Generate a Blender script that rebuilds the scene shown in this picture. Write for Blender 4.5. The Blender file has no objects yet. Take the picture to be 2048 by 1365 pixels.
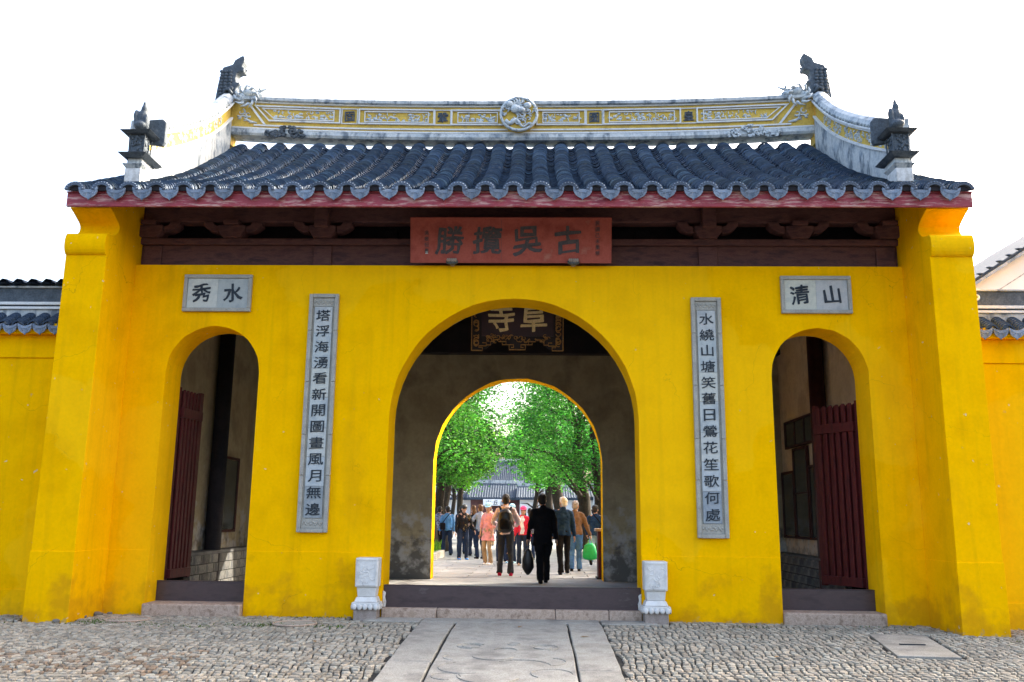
import bpy, math, random
from mathutils import Vector, Matrix, noise
sin, cos, pi, R = math.sin, math.cos, math.pi, math.radians
random.seed(7)
S = bpy.context.scene
COL = S.collection

# ------------------------------------------------------------ camera
cam_d = bpy.data.cameras.new('camera'); cam = bpy.data.objects.new('camera', cam_d); COL.objects.link(cam)
cam_d.sensor_width = 36; cam_d.lens = 30.77; cam_d.clip_start = .05; cam_d.clip_end = 3000
PITCH, YAW, ROLL = 0.198328, 0.030049, 0.011054
_f = Vector((-sin(YAW)*cos(PITCH), cos(YAW)*cos(PITCH), sin(PITCH)))
_r = Vector((cos(YAW), sin(YAW), 0)); _u = _r.cross(_f)
_r2 = cos(ROLL)*_r + sin(ROLL)*_u; _u2 = -sin(ROLL)*_r + cos(ROLL)*_u
cam.matrix_world = Matrix(((_r2.x, _u2.x, -_f.x, .3496), (_r2.y, _u2.y, -_f.y, -12.32), (_r2.z, _u2.z, -_f.z, 1.3308), (0, 0, 0, 1)))
S.camera = cam
# ------------------------------------------------------------ light
SUN_AZ, SUN_EL = R(57), R(32.5)           # azimuth clockwise from +Y (behind the gate, to the right)
W = bpy.data.worlds.new('World'); S.world = W; W.use_nodes = True
wn = W.node_tree.nodes; wn.clear()
sky = wn.new('ShaderNodeTexSky'); sky.sky_type = 'NISHITA'; sky.sun_disc = False
sky.sun_elevation = SUN_EL; sky.sun_rotation = SUN_AZ; sky.air_density = 1.0; sky.dust_density = 8.0; sky.ozone_density = 1.0
bg = wn.new('ShaderNodeBackground'); bg.inputs[1].default_value = .15
wo = wn.new('ShaderNodeOutputWorld')
W.node_tree.links.new(sky.outputs[0], bg.inputs[0]); W.node_tree.links.new(bg.outputs[0], wo.inputs[0])
sl = bpy.data.lights.new('sun', 'SUN'); sl.energy = 2.0; sl.angle = R(.6); sl.color = (1, .93, .80)
so = bpy.data.objects.new('sun', sl); COL.objects.link(so)
sd = Vector((sin(SUN_AZ)*cos(SUN_EL), cos(SUN_AZ)*cos(SUN_EL), sin(SUN_EL)))
so.rotation_euler = sd.to_track_quat('Z', 'Y').to_euler(); so.location = sd*60
S.view_settings.view_transform = 'Standard'; S.view_settings.look = 'None'
S.view_settings.exposure = 2.6; S.view_settings.gamma = 1; S.view_settings.use_curve_mapping = False
S.cycles.max_bounces = 8; S.cycles.diffuse_bounces = 5; S.cycles.transparent_max_bounces = 8
S.cycles.use_denoising = True

# ------------------------------------------------------------ materials
MATS = {}
def mat(name, cols, scale=3, rough=.85, bump=.15, bscale=60, detail=6, stretch=(1, 1, 1), rnd=0., tint=False, metal=0., spec=.3,
        lo=.35, hi=.65, fine=.15, streak=None, grime=None, bdist=.01, trans=0.):
    if name in MATS: return MATS[name]
    m = bpy.data.materials.new(name); m.use_nodes = True; nt = m.node_tree; N = nt.nodes; L = nt.links
    b = N['Principled BSDF']; b.inputs['Roughness'].default_value = rough; b.inputs['Metallic'].default_value = metal
    b.inputs['Specular IOR Level'].default_value = spec
    tc = N.new('ShaderNodeTexCoord'); mp = N.new('ShaderNodeMapping'); mp.inputs['Scale'].default_value = stretch
    L.new(tc.outputs['Object'], mp.inputs[0])
    n1 = N.new('ShaderNodeTexNoise'); n1.inputs['Scale'].default_value = scale; n1.inputs['Detail'].default_value = detail
    n1.inputs['Roughness'].default_value = .6
    L.new(mp.outputs[0], n1.inputs[0])
    cr = N.new('ShaderNodeValToRGB'); e = cr.color_ramp.elements
    k = len(cols)
    e[0].position = lo; e[0].color = (*cols[0], 1); e[1].position = hi; e[1].color = (*cols[-1], 1)
    for i in range(1, k-1):
        q = e.new(lo + (hi-lo)*i/(k-1)); q.color = (*cols[i], 1)
    L.new(n1.outputs[0], cr.inputs[0]); col = cr.outputs[0]
    n2 = N.new('ShaderNodeTexNoise'); n2.inputs['Scale'].default_value = bscale; n2.inputs['Detail'].default_value = 4
    L.new(mp.outputs[0], n2.inputs[0])
    def mult(col, fac_out, a, c):
        mr = N.new('ShaderNodeMapRange'); mr.inputs['From Min'].default_value = .25; mr.inputs['From Max'].default_value = .75
        mr.inputs['To Min'].default_value = a; mr.inputs['To Max'].default_value = c
        L.new(fac_out, mr.inputs['Value'])
        vm = N.new('ShaderNodeVectorMath'); vm.operation = 'SCALE'; L.new(col, vm.inputs[0]); L.new(mr.outputs[0], vm.inputs['Scale'])
        return vm.outputs[0]
    if fine: col = mult(col, n2.outputs[0], 1-fine, 1+fine)
    def mixc(col, fac, c2):
        mx = N.new('ShaderNodeMix'); mx.data_type = 'RGBA'; L.new(fac, mx.inputs[0]); L.new(col, mx.inputs[6])
        mx.inputs[7].default_value = (*c2, 1); return mx.outputs[2]
    if streak:                       # (colour, scale vector, threshold, softness, amount)
        mp2 = N.new('ShaderNodeMapping'); mp2.inputs['Scale'].default_value = streak[1]; L.new(tc.outputs['Object'], mp2.inputs[0])
        n3 = N.new('ShaderNodeTexNoise'); n3.inputs['Scale'].default_value = 1; n3.inputs['Detail'].default_value = 8; n3.inputs['Roughness'].default_value = .65
        L.new(mp2.outputs[0], n3.inputs[0])
        mr = N.new('ShaderNodeMapRange'); mr.inputs['From Min'].default_value = streak[2]; mr.inputs['From Max'].default_value = streak[2]+streak[3]
        mr.inputs['To Max'].default_value = streak[4]; L.new(n3.outputs[0], mr.inputs['Value'])
        col = mixc(col, mr.outputs[0], streak[0])
    if grime:                        # (colour, z top, z bottom, amount, noise scale): weathering that climbs from the ground
        for (c, z1, z0, amt, gs) in grime:
            sx = N.new('ShaderNodeSeparateXYZ'); L.new(tc.outputs['Object'], sx.inputs[0])
            n4 = N.new('ShaderNodeTexNoise'); n4.inputs['Scale'].default_value = gs; n4.inputs['Detail'].default_value = 7; n4.inputs['Roughness'].default_value = .6
            L.new(tc.outputs['Object'], n4.inputs[0])
            m1 = N.new('ShaderNodeMapRange'); m1.inputs['From Min'].default_value = z1; m1.inputs['From Max'].default_value = z0
            m1.inputs['To Max'].default_value = .42; L.new(sx.outputs[2], m1.inputs['Value'])
            ad = N.new('ShaderNodeMath'); ad.operation = 'ADD'; L.new(m1.outputs[0], ad.inputs[0]); L.new(n4.outputs[0], ad.inputs[1])
            m2 = N.new('ShaderNodeMapRange'); m2.inputs['From Min'].default_value = .70; m2.inputs['From Max'].default_value = .86
            m2.inputs['To Max'].default_value = amt; L.new(ad.outputs[0], m2.inputs['Value'])
            col = mixc(col, m2.outputs[0], c)
    if tint:
        at = N.new('ShaderNodeAttribute'); at.attribute_name = 'tint'
        vm = N.new('ShaderNodeVectorMath'); vm.operation = 'MULTIPLY'; L.new(col, vm.inputs[0]); L.new(at.outputs['Color'], vm.inputs[1]); col = vm.outputs[0]
    if rnd:
        oi = N.new('ShaderNodeObjectInfo'); mr = N.new('ShaderNodeMapRange'); mr.inputs['To Min'].default_value = 1-rnd; mr.inputs['To Max'].default_value = 1+rnd
        L.new(oi.outputs['Random'], mr.inputs['Value']); vm = N.new('ShaderNodeVectorMath'); vm.operation = 'SCALE'
        L.new(col, vm.inputs[0]); L.new(mr.outputs[0], vm.inputs['Scale']); col = vm.outputs[0]
    L.new(col, b.inputs['Base Color'])
    if bump:
        bp = N.new('ShaderNodeBump'); bp.inputs['Strength'].default_value = bump; bp.inputs['Distance'].default_value = bdist
        ad = N.new('ShaderNodeMath'); ad.operation = 'ADD'; L.new(n2.outputs[0], ad.inputs[0]); L.new(n1.outputs[0], ad.inputs[1])
        L.new(ad.outputs[0], bp.inputs['Height']); L.new(bp.outputs[0], b.inputs['Normal'])
    if trans:
        out = N['Material Output']; tr = N.new('ShaderNodeBsdfTranslucent'); ms = N.new('ShaderNodeMixShader'); ms.inputs[0].default_value = trans
        L.new(col, tr.inputs[0]); L.new(b.outputs[0], ms.inputs[1]); L.new(tr.outputs[0], ms.inputs[2]); L.new(ms.outputs[0], out.inputs[0])
    MATS[name] = m; return m

YEL = mat('yellow_plaster', [(.82, .415, 0), (.93, .49, 0), (.88, .45, 0)], scale=1.1, rough=.95, bump=.25, bscale=25, fine=.05, bdist=.006, spec=.02,
          streak=((.55, .27, .006), (1.2, 1.2, .35), .56, .14, .35), grime=[((.50, .22, .008), .95, -.25, .55, 2.4), ((.30, .27, .22), .07, -.14, .85, 9)])
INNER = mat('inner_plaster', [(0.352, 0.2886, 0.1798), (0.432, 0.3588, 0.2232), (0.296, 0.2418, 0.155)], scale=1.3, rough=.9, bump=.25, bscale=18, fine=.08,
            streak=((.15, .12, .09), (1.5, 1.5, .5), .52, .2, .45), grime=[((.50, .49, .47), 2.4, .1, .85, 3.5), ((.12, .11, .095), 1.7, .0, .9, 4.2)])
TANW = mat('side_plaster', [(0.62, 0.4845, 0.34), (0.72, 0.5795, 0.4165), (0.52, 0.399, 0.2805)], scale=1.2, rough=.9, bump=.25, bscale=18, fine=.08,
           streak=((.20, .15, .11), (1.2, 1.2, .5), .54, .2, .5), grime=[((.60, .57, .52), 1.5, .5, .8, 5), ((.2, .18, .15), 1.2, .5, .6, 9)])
TILE = mat('grey_blue_tile', [(0.01398, 0.02967, 0.05792), (0.02972, 0.05341, 0.09266), (0.0437, 0.0633, 0.08635)], scale=6, rough=.68, bump=.35, bscale=45, fine=.25, rnd=.12, spec=.35, tint=True,
           streak=((.15, .14, .11), (7, 7, 7), .60, .1, .6))
DRIP = mat('drip_tile_clay', [(.12, .17, .25), (.20, .26, .35), (.28, .32, .38)], scale=9, rough=.7, bump=.3, bscale=60, fine=.2, rnd=.25)
EDGE = mat('dark_edge_tile', [(.05, .07, .10), (.09, .11, .14)], scale=9, rough=.6, bump=.3, bscale=60, fine=.2, rnd=.3)
FASC = mat('crimson_paint', [(.24, .035, .05), (.36, .06, .08), (.28, .045, .06)], scale=2.5, rough=.6, bump=.3, bscale=40, fine=.15, stretch=(1, 1, 4),
           streak=((.60, .37, .33), (4.5, 9, 30), .50, .13, .9))
PLAST = mat('weathered_lime', [(0.378, 0.414, 0.432), (0.522, 0.54, 0.522), (0.306, 0.351, 0.387)], scale=2.5, rough=.85, bump=.3, bscale=30, fine=.15,
            streak=((.09, .12, .15), (6, 6, 2.2), .49, .13, .85))
MOULD = mat('white_moulding', [(0.6138, 0.6324, 0.6324), (0.6882, 0.6882, 0.651)], scale=6, rough=.8, bump=.2, bscale=50, fine=.12, streak=((.18, .22, .25), (5, 5, 9), .58, .1, .6))
RIDGEY = mat('ridge_yellow', [(.52, .35, .06), (.62, .42, .08), (.45, .30, .07)], scale=4, rough=.85, bump=.2, bscale=40, fine=.15, streak=((.25, .22, .16), (6, 6, 3), .58, .12, .6))
RELIEF = mat('relief_lime', [(.40, .46, .50), (.60, .63, .62), (.20, .26, .32)], scale=14, rough=.8, bump=.2, bscale=80, fine=.2)
DARKR = mat('dark_relief', [(.05, .065, .08), (.09, .11, .13)], scale=9, rough=.7, bump=.4, bscale=50, fine=.3, streak=((.20, .21, .21), (8, 8, 8), .60, .1, .5))
WOODD = mat('aged_red_brown_timber', [(.085, .036, .038), (.125, .055, .05), (.065, .03, .035)], scale=3, rough=.7, bump=.3, bscale=30, stretch=(1, 4, 4), fine=.2,
            streak=((.20, .11, .08), (2, 8, 16), .6, .1, .4))
BLACKW = mat('dark_timber', [(.014, .012, .015), (.024, .019, .022)], scale=3, rough=.75, bump=.2, bscale=30, fine=.2)
GRAN = mat('grey_granite', [(0.2856, 0.2646, 0.2214), (0.3612, 0.3402, 0.2911), (0.2436, 0.2268, 0.1968)], scale=2.2, rough=.85, bump=.8, bscale=75, fine=.34, rnd=.07, bdist=.005,
           streak=((.15, .14, .125), (2.5, 2.5, 2.5), .53, .16, .6))
GRANP = mat('pink_granite', [(0.36, 0.261, 0.189), (0.468, 0.351, 0.27), (0.27, 0.189, 0.135)], scale=12, rough=.8, bump=.5, bscale=90, fine=.3, bdist=.005)
COB = mat('cobble_stone', [(0.2215, 0.1972, 0.1553), (0.3189, 0.2865, 0.2278), (0.2657, 0.238, 0.1867)], scale=9, rough=.75, bump=.5, bscale=70, fine=.2, tint=True, bdist=.005)
SOIL = mat('dark_joint_soil', [(.022, .021, .02), (.04, .037, .032)], scale=8, rough=.95, bump=.5, bscale=60, fine=.3, streak=((.05, .09, .02), (1.5, 1.5, 1.5), .62, .1, .7))
SILL = mat('metal_clad_threshold', [(0.044, 0.0285, 0.0315), (0.068, 0.045, 0.0462), (0.056, 0.0375, 0.0385)], scale=3, rough=.36, bump=.1, bscale=20, fine=.08, spec=.5, stretch=(1, 1, 3),
           streak=((.20, .17, .16), (3, 3, 9), .62, .1, .4))
MARB = mat('white_marble', [(0.5704, 0.5612, 0.5336), (0.6808, 0.6716, 0.644), (0.6072, 0.5888, 0.552)], scale=6, rough=.6, bump=.4, bscale=70, fine=.08, bdist=.004,
           streak=((.26, .25, .23), (9, 9, 9), .60, .08, .6), grime=[((.32, .30, .26), .35, -.1, .6, 9)])
STONEB = mat('pedestal_granite', [(0.255, 0.204, 0.17), (0.323, 0.272, 0.238)], scale=20, rough=.85, bump=.4, bscale=90, fine=.25)
TABF = mat('tablet_frame_stone', [(0.306, 0.2975, 0.2635), (0.3825, 0.374, 0.323)], scale=6, rough=.8, bump=.3, bscale=60, fine=.15, streak=((.2, .18, .14), (8, 8, 8), .6, .1, .5))
TABS = mat('tablet_slab_stone', [(0.4048, 0.4312, 0.4312), (0.4752, 0.4928, 0.4752), (0.352, 0.3784, 0.3872)], scale=5, rough=.7, bump=.2, bscale=90, fine=.1, tint=True)
INK = mat('black_carved_ink', [(.012, .02, .03), (.03, .04, .05)], scale=20, rough=.6, bump=0, fine=.2)
SIGNR = mat('brick_red_board', [(0.27, 0.04968, 0.03442), (0.3712, 0.0828, 0.05738), (0.315, 0.0621, 0.04208)], scale=3, rough=.65, bump=.15, bscale=40, fine=.1, streak=((.42, .22, .16), (3, 3, 3), .60, .12, .5))
SIGNC = mat('sign_character_paint', [(.055, .048, .055), (.085, .07, .07)], scale=20, rough=.6, bump=0, fine=.2)
GOLD = mat('gold_leaf_paint', [(.72, .54, .24), (.85, .68, .36)], scale=15, rough=.45, bump=.1, fine=.15, spec=.5)
GOLDD = mat('dull_gilding', [(.30, .15, .05), (.45, .25, .08)], scale=15, rough=.5, bump=.2, fine=.3)
LACQ = mat('dark_purple_lacquer', [(.030, .014, .020), (.045, .02, .028)], scale=5, rough=.4, bump=.05, fine=.1)
DOORR = mat('oxblood_door_paint', [(0.062, 0.00744, 0.00868), (0.093, 0.0124, 0.0124), (0.0496, 0.0062, 0.00806)], scale=5, rough=.55, bump=.2, bscale=40, stretch=(3, 3, .7), fine=.15, streak=((.22, .08, .06), (12, 12, 2), .62, .1, .4))
BRICK = mat('grey_brick', [(.13, .125, .115), (.20, .19, .17), (.10, .10, .10)], scale=6, rough=.9, bump=.5, bscale=50, fine=.2, rnd=.3)
SLATE = mat('slate_ledge', [(.10, .10, .10), (.16, .155, .15)], scale=6, rough=.6, bump=.2, fine=.15)
GLASSD = mat('dark_glass', [(.035, .04, .04), (.06, .065, .06)], scale=1.5, rough=.08, bump=0, fine=0, spec=.8)
FRAME = mat('dark_red_frame', [(.045, .012, .010), (.07, .02, .016)], scale=8, rough=.5, bump=.1)
PAVE = mat('courtyard_slab', [(0.198, 0.198, 0.1914), (0.2508, 0.2475, 0.2376), (0.1716, 0.1716, 0.1716)], scale=1.5, rough=.8, bump=.3, bscale=50, fine=.12, rnd=.10)
BARK = mat('bark', [(.018, .015, .012), (.042, .033, .026)], scale=6, rough=.95, bump=.9, bscale=25, stretch=(3, 3, .6), fine=.3, bdist=.03)
LEAF = mat('ginkgo_leaf', [(.022, .125, .020), (.055, .225, .026)], scale=.9, rough=.55, bump=0, fine=0, tint=True, trans=.45, spec=.2)
WHITEW = mat('limewashed_wall', [(.80, .80, .78), (.86, .86, .84)], scale=2, rough=.9, bump=.1, fine=.06, streak=((.60, .62, .62), (1, 1, .4), .58, .15, .4))
ROOFB = mat('far_tile_roof', [(0.036, 0.052, 0.072), (0.056, 0.076, 0.1)], scale=4, rough=.8, bump=.3, fine=.2)
GRASS = mat('moss_green', [(.05, .10, .015), (.10, .17, .02)], scale=5, rough=.9, bump=0, trans=.3)
SKIN = mat('skin', [(0.391, 0.2295, 0.1615), (0.442, 0.2635, 0.187)], scale=6, rough=.6, bump=0, fine=.03)
HAIRB = mat('black_hair', [(.008, .007, .007), (.02, .016, .015)], scale=30, rough=.5, bump=.5, bscale=90, stretch=(3, 3, .6))
HAIRW = mat('white_hair', [(.55, .54, .52), (.68, .67, .65)], scale=30, rough=.6, bump=.5, bscale=90)
HAIRG = mat('grey_hair', [(.22, .20, .20), (.34, .32, .32)], scale=30, rough=.6, bump=.5, bscale=90)
HAIRR = mat('brown_hair', [(.08, .035, .015), (.15, .07, .03)], scale=30, rough=.5, bump=.5, bscale=90)
LIP = mat('lip', [(.35, .12, .10)]*2, bump=0)
EYE = mat('eye_dark', [(.015, .012, .01)]*2, rough=.3, bump=0)
def cloth(name, c, v=.15, **k):
    d = tuple(x*(1-v) for x in c); e = tuple(min(1, x*(1+v)) for x in c)
    return mat('cloth_'+name, [d, e], scale=5, rough=.9, bump=.4, bscale=14, fine=.08, bdist=.012, spec=.15, **k)

def plaster_detail(m):       # hairline cracks, rain runs and touched-up patches in the yellow limewash
    nt = m.node_tree; N = nt.nodes; L = nt.links; b = N['Principled BSDF']; src = b.inputs['Base Color'].links[0].from_socket
    tc = N.new('ShaderNodeTexCoord')
    def node(t, **k):
        n = N.new(t)
        for a, v in k.items(): n.inputs[a].default_value = v
        return n
    def mixc(col, fac, c2, blend='MIX'):
        mx = N.new('ShaderNodeMix'); mx.data_type = 'RGBA'; mx.blend_type = blend; L.new(fac, mx.inputs[0]); L.new(col, mx.inputs[6]); mx.inputs[7].default_value = (*c2, 1); return mx.outputs[2]
    def rng(o, a, c, d, e):
        n = node('ShaderNodeMapRange', **{'From Min': a, 'From Max': c, 'To Min': d, 'To Max': e}); L.new(o, n.inputs['Value']); return n.outputs[0]
    nz = node('ShaderNodeTexNoise', Scale=1.6, Detail=5.); L.new(tc.outputs['Object'], nz.inputs[0])
    ad = N.new('ShaderNodeVectorMath'); ad.operation = 'MULTIPLY_ADD'; L.new(nz.outputs['Color'], ad.inputs[0]); ad.inputs[1].default_value = (.9, .9, .9); L.new(tc.outputs['Object'], ad.inputs[2])
    vo = node('ShaderNodeTexVoronoi', Scale=.75); vo.feature = 'DISTANCE_TO_EDGE'; L.new(ad.outputs[0], vo.inputs[0])
    line = rng(vo.outputs['Distance'], 0., .004, 1., 0.)
    n2 = node('ShaderNodeTexNoise', Scale=.8, Detail=2.); L.new(tc.outputs['Object'], n2.inputs[0])
    mk = rng(n2.outputs[0], .50, .62, 0., .55); mu = N.new('ShaderNodeMath'); mu.operation = 'MULTIPLY'; L.new(line, mu.inputs[0]); L.new(mk, mu.inputs[1])
    col = mixc(src, mu.outputs[0], (.30, .15, .01))
    mp = node('ShaderNodeMapping', Scale=(9, 9, .35)); L.new(tc.outputs['Object'], mp.inputs[0])
    n3 = node('ShaderNodeTexNoise', Scale=1., Detail=6.); L.new(mp.outputs[0], n3.inputs[0]); col = mixc(col, rng(n3.outputs[0], .52, .74, 0., .22), (.45, .24, .005))
    v2 = node('ShaderNodeTexVoronoi', Scale=.55); L.new(ad.outputs[0], v2.inputs[0]); n4 = N.new('ShaderNodeSeparateColor'); L.new(v2.outputs['Color'], n4.inputs[0])
    col = mixc(col, rng(n4.outputs[0], .55, .58, 0., .16), (.95, .60, .02))
    n5 = node('ShaderNodeTexNoise', Scale=14., Detail=3.); L.new(tc.outputs['Object'], n5.inputs[0]); col = mixc(col, rng(n5.outputs[0], .735, .75, 0., .7), (.62, .55, .42))
    L.new(col, b.inputs['Base Color'])
plaster_detail(YEL)
# ------------------------------------------------------------ mesh helpers
class MB:
    def __init__(s): s.v = []; s.f = []; s.m = []; s.t = []; s.cm = 0; s.ct = None
    def add(s, vs, fs):
        o = len(s.v); s.v += [tuple(v) for v in vs]
        for f in fs: s.f.append(tuple(i+o for i in f)); s.m.append(s.cm); s.t.append(s.ct)
        return s
    def box(s, x0, x1, y0, y1, z0, z1):
        vs = [(x, y, z) for z in (z0, z1) for y in (y0, y1) for x in (x0, x1)]
        return s.add(vs, [(0, 2, 3, 1), (4, 5, 7, 6), (0, 1, 5, 4), (2, 6, 7, 3), (0, 4, 6, 2), (1, 3, 7, 5)])
    def prism(s, poly, a0, a1, axis='y'):
        n = len(poly)
        A = sum(poly[i][0]*poly[(i+1) % n][1]-poly[(i+1) % n][0]*poly[i][1] for i in range(n))
        if A < 0: poly = poly[::-1]
        P = {'y': lambda p, a: (p[0], a, p[1]), 'x': lambda p, a: (a, p[0], p[1]), 'z': lambda p, a: (p[0], p[1], a)}[axis]
        vs = [P(p, a0) for p in poly]+[P(p, a1) for p in poly]
        fs = [tuple(range(n)), tuple(range(2*n-1, n-1, -1))]+[(i, i+n, (i+1) % n+n, (i+1) % n) for i in range(n)]
        if axis in 'xz': fs = [f[::-1] for f in fs]
        return s.add(vs, fs)
    def tube(s, pts, rad, n=8, ref=(1, 0, 0), cap=True):
        pts = [Vector(p) for p in pts]; ref = Vector(ref); vs = []; k = len(pts)
        for i, p in enumerate(pts):
            t = (pts[min(i+1, k-1)]-pts[max(i-1, 0)]).normalized()
            a = ref-ref.dot(t)*t
            if a.length < .05: a = Vector((0, 1, .1))-Vector((0, 1, .1)).dot(t)*t
            a.normalize(); b = t.cross(a); r = rad[i] if isinstance(rad, (list, tuple)) else rad
            ra, rb = r if isinstance(r, (list, tuple)) else (r, r)
            for j in range(n):
                q = 2*pi*j/n; vs.append(p+a*ra*cos(q)+b*rb*sin(q))
        fs = [(i*n+j, i*n+(j+1) % n, (i+1)*n+(j+1) % n, (i+1)*n+j) for i in range(k-1) for j in range(n)]
        if cap: fs += [tuple(range(n-1, -1, -1)), tuple((k-1)*n+j for j in range(n))]
        return s.add(vs, fs)
    def ell(s, c, r, nu=10, nv=7, M=None):
        vs = []; c = Vector(c)
        for i in range(nv+1):
            a = pi*i/nv
            for j in range(nu):
                q = 2*pi*j/nu; v = Vector((r[0]*sin(a)*cos(q), r[1]*sin(a)*sin(q), r[2]*cos(a)))
                if M: v = M@v
                vs.append(c+v)
        fs = [(i*nu+j, (i+1)*nu+j, (i+1)*nu+(j+1) % nu, i*nu+(j+1) % nu) for i in range(nv) for j in range(nu)]
        return s.add(vs, fs)
    def sweep(s, poly, path, fr):   # poly of (a, b); fr(path item, a, b) gives the point
        n = len(poly); k = len(path); vs = [fr(q, a, b) for q in path for (a, b) in poly]
        fs = [(i*n+j, (i+1)*n+j, (i+1)*n+(j+1) % n, i*n+(j+1) % n) for i in range(k-1) for j in range(n)]
        fs += [tuple(range(n)), tuple(range(k*n-1, (k-1)*n-1, -1))]
        return s.add(vs, fs)
    def loop(s, poly, w, y0, y1):   # closed frame of width w round an (x,z) polygon, inside it
        n = len(poly); P = [Vector((p[0], p[1])) for p in poly]
        A = sum(P[i].x*P[(i+1) % n].y-P[(i+1) % n].x*P[i].y for i in range(n))
        if A < 0: P.reverse()
        Q = []
        for i in range(n):
            d1 = (P[i]-P[i-1]).normalized(); d2 = (P[(i+1) % n]-P[i]).normalized()
            n1 = Vector((-d1.y, d1.x)); n2 = Vector((-d2.y, d2.x)); h = (n1+n2)
            Q.append(P[i]+h*(w/max(.15, h.dot(n1))))
        for i in range(n):
            j = (i+1) % n
            q = [P[i], P[j], Q[j], Q[i]]
            vs = [(p.x, y0, p.y) for p in q]+[(p.x, y1, p.y) for p in q]
            s.add(vs, [(0, 1, 2, 3), (7, 6, 5, 4), (0, 4, 5, 1), (2, 6, 7, 3)])
        return s
    def lift(s, fn): s.v = [fn(v) for v in s.v]; return s
    def mesh(s, name, mats, smooth=False):
        me = bpy.data.meshes.new(name); me.from_pydata(s.v, [], s.f)
        if not isinstance(mats, (list, tuple)): mats = [mats]
        for m in mats: me.materials.append(m)
        if any(s.m): me.polygons.foreach_set('material_index', s.m)
        ca = me.color_attributes.new('tint', 'FLOAT_COLOR', 'CORNER')
        buf = []
        for p, t in zip(me.polygons, s.t):
            t = t or (1, 1, 1); buf += [t[0], t[1], t[2], 1]*p.loop_total
        ca.data.foreach_set('color', buf)
        if smooth: me.polygons.foreach_set('use_smooth', [True]*len(me.polygons))
        me.update(); return me
    def build(s, name, mats, parent=None, smooth=False, bev=0, **k): return put(name, s.mesh(name, mats, smooth), parent, bev=bev, **k)

def put(name, me, parent=None, loc=None, rot=None, bev=0, label=None, cat=None, group=None, kind=None, scale=None):
    o = bpy.data.objects.new(name, me); COL.objects.link(o)
    if parent: o.parent = parent
    if loc: o.location = loc
    if rot: o.rotation_euler = rot
    if scale: o.scale = scale
    if bev:
        b = o.modifiers.new('bevel', 'BEVEL'); b.width = bev; b.segments = 2; b.limit_method = 'ANGLE'; b.angle_limit = R(40)
    for a, v in (('label', label), ('category', cat), ('group', group), ('kind', kind)):
        if v: o[a] = v
    return o
def thing(name, label, cat, loc=(0, 0, 0), rz=0, group=None):
    return put(name, None, None, loc, (0, 0, rz), label=label, cat=cat, group=group)
JOBS = []      # text and remeshed figures are converted together at the end (one depsgraph pass)
def glyph(ch, size, c, parent, m, depth=.006, bold=.012, name='character', rot=(pi/2, 0, 0), wob=.012, label=None, aspect=1.0, tw=0):
    cu = bpy.data.curves.new('glyph', 'FONT'); cu.body = ch; cu.size = 1; cu.offset = 0; cu.extrude = depth/size; cu.resolution_u = 3
    o = bpy.data.objects.new('glyph', cu); COL.objects.link(o)
    def fin(me):
        xs = [v.co.x for v in me.vertices]; ys = [v.co.y for v in me.vertices]
        if not xs: return
        cx = (min(xs)+max(xs))/2; cy = (min(ys)+max(ys))/2; h = max(max(ys)-min(ys), (max(xs)-min(xs))*.9, .5); sc = size/h
        sd = Vector((ord(ch) % 97, ord(ch) % 31, 3))
        for v in me.vertices:
            p = Vector((v.co.x-cx, v.co.y-cy, 0))
            nz = noise.noise_vector(p*4.5+sd)*wob*2.2 + noise.noise_vector(p*11+sd)*wob
            x, y = p.x+nz.x, p.y+nz.y
            x, y = x*cos(tw)-y*sin(tw), x*sin(tw)+y*cos(tw)
            v.co = Vector((x*sc*aspect, (y+x*.05)*sc, v.co.z*sc))
        if bold > .005:          # thicken the brush strokes: the same outline repeated a hair further out and deeper
            V = [v.co.copy() for v in me.vertices]; F = [tuple(p.vertices) for p in me.polygons]; vs = []; fs = []
            for k in range(7):
                a = k*pi/3; o_ = Vector((cos(a)*bold*.62*size, sin(a)*bold*.62*size, k*.00012)) if k < 6 else Vector((0, 0, .0009))
                n0 = len(vs); vs += [v+o_ for v in V]; fs += [tuple(i+n0 for i in f) for f in F]
            me = bpy.data.meshes.new(name); me.from_pydata(vs, [], fs)
        me.materials.clear(); me.materials.append(m); me.name = name
        put(name, me, parent, c, rot, label=label)
    JOBS.append((o, fin))
def remesh(mb, voxel, fin, smooth=3):
    me = mb.mesh('tmp', SKIN); o = bpy.data.objects.new('tmp', me); COL.objects.link(o)
    r = o.modifiers.new('r', 'REMESH'); r.mode = 'VOXEL'; r.voxel_size = voxel
    if smooth: q = o.modifiers.new('s', 'SMOOTH'); q.factor = .5; q.iterations = smooth
    JOBS.append((o, fin))
def rz(y):                       # crown height of the cover tiles
    if y > 3: y = 6-y
    u = y+1.05; return 5.80+.43*u+.04*u*u

# ============================================================ SETTING
def gz(y): yy = max(min(y, 0), -5.5); return -.025-.01*yy*yy - (.05*(-5.5-y) if y < -5.5 else 0)*.3
mb = MB(); ys = [-60, -30, -15, -10, -8, -7, -6, -5.5, -5, -4.5, -4, -3.5, -3, -2.5, -2, -1.5, -1, -.5, 0, .5]
vs = [(x, y, gz(y)-.02) for y in ys for x in (-300, 300)]
mb.add(vs, [(2*i, 2*i+1, 2*i+3, 2*i+2) for i in range(len(ys)-1)])
mb.add([(-300, -60, gz(-60)-.02), (300, -60, gz(-60)-.02), (300, -400, gz(-60)-.02), (-300, -400, gz(-60)-.02)], [(0, 3, 2, 1)])
street = mb.build('street_ground', SOIL, kind='structure')

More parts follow.
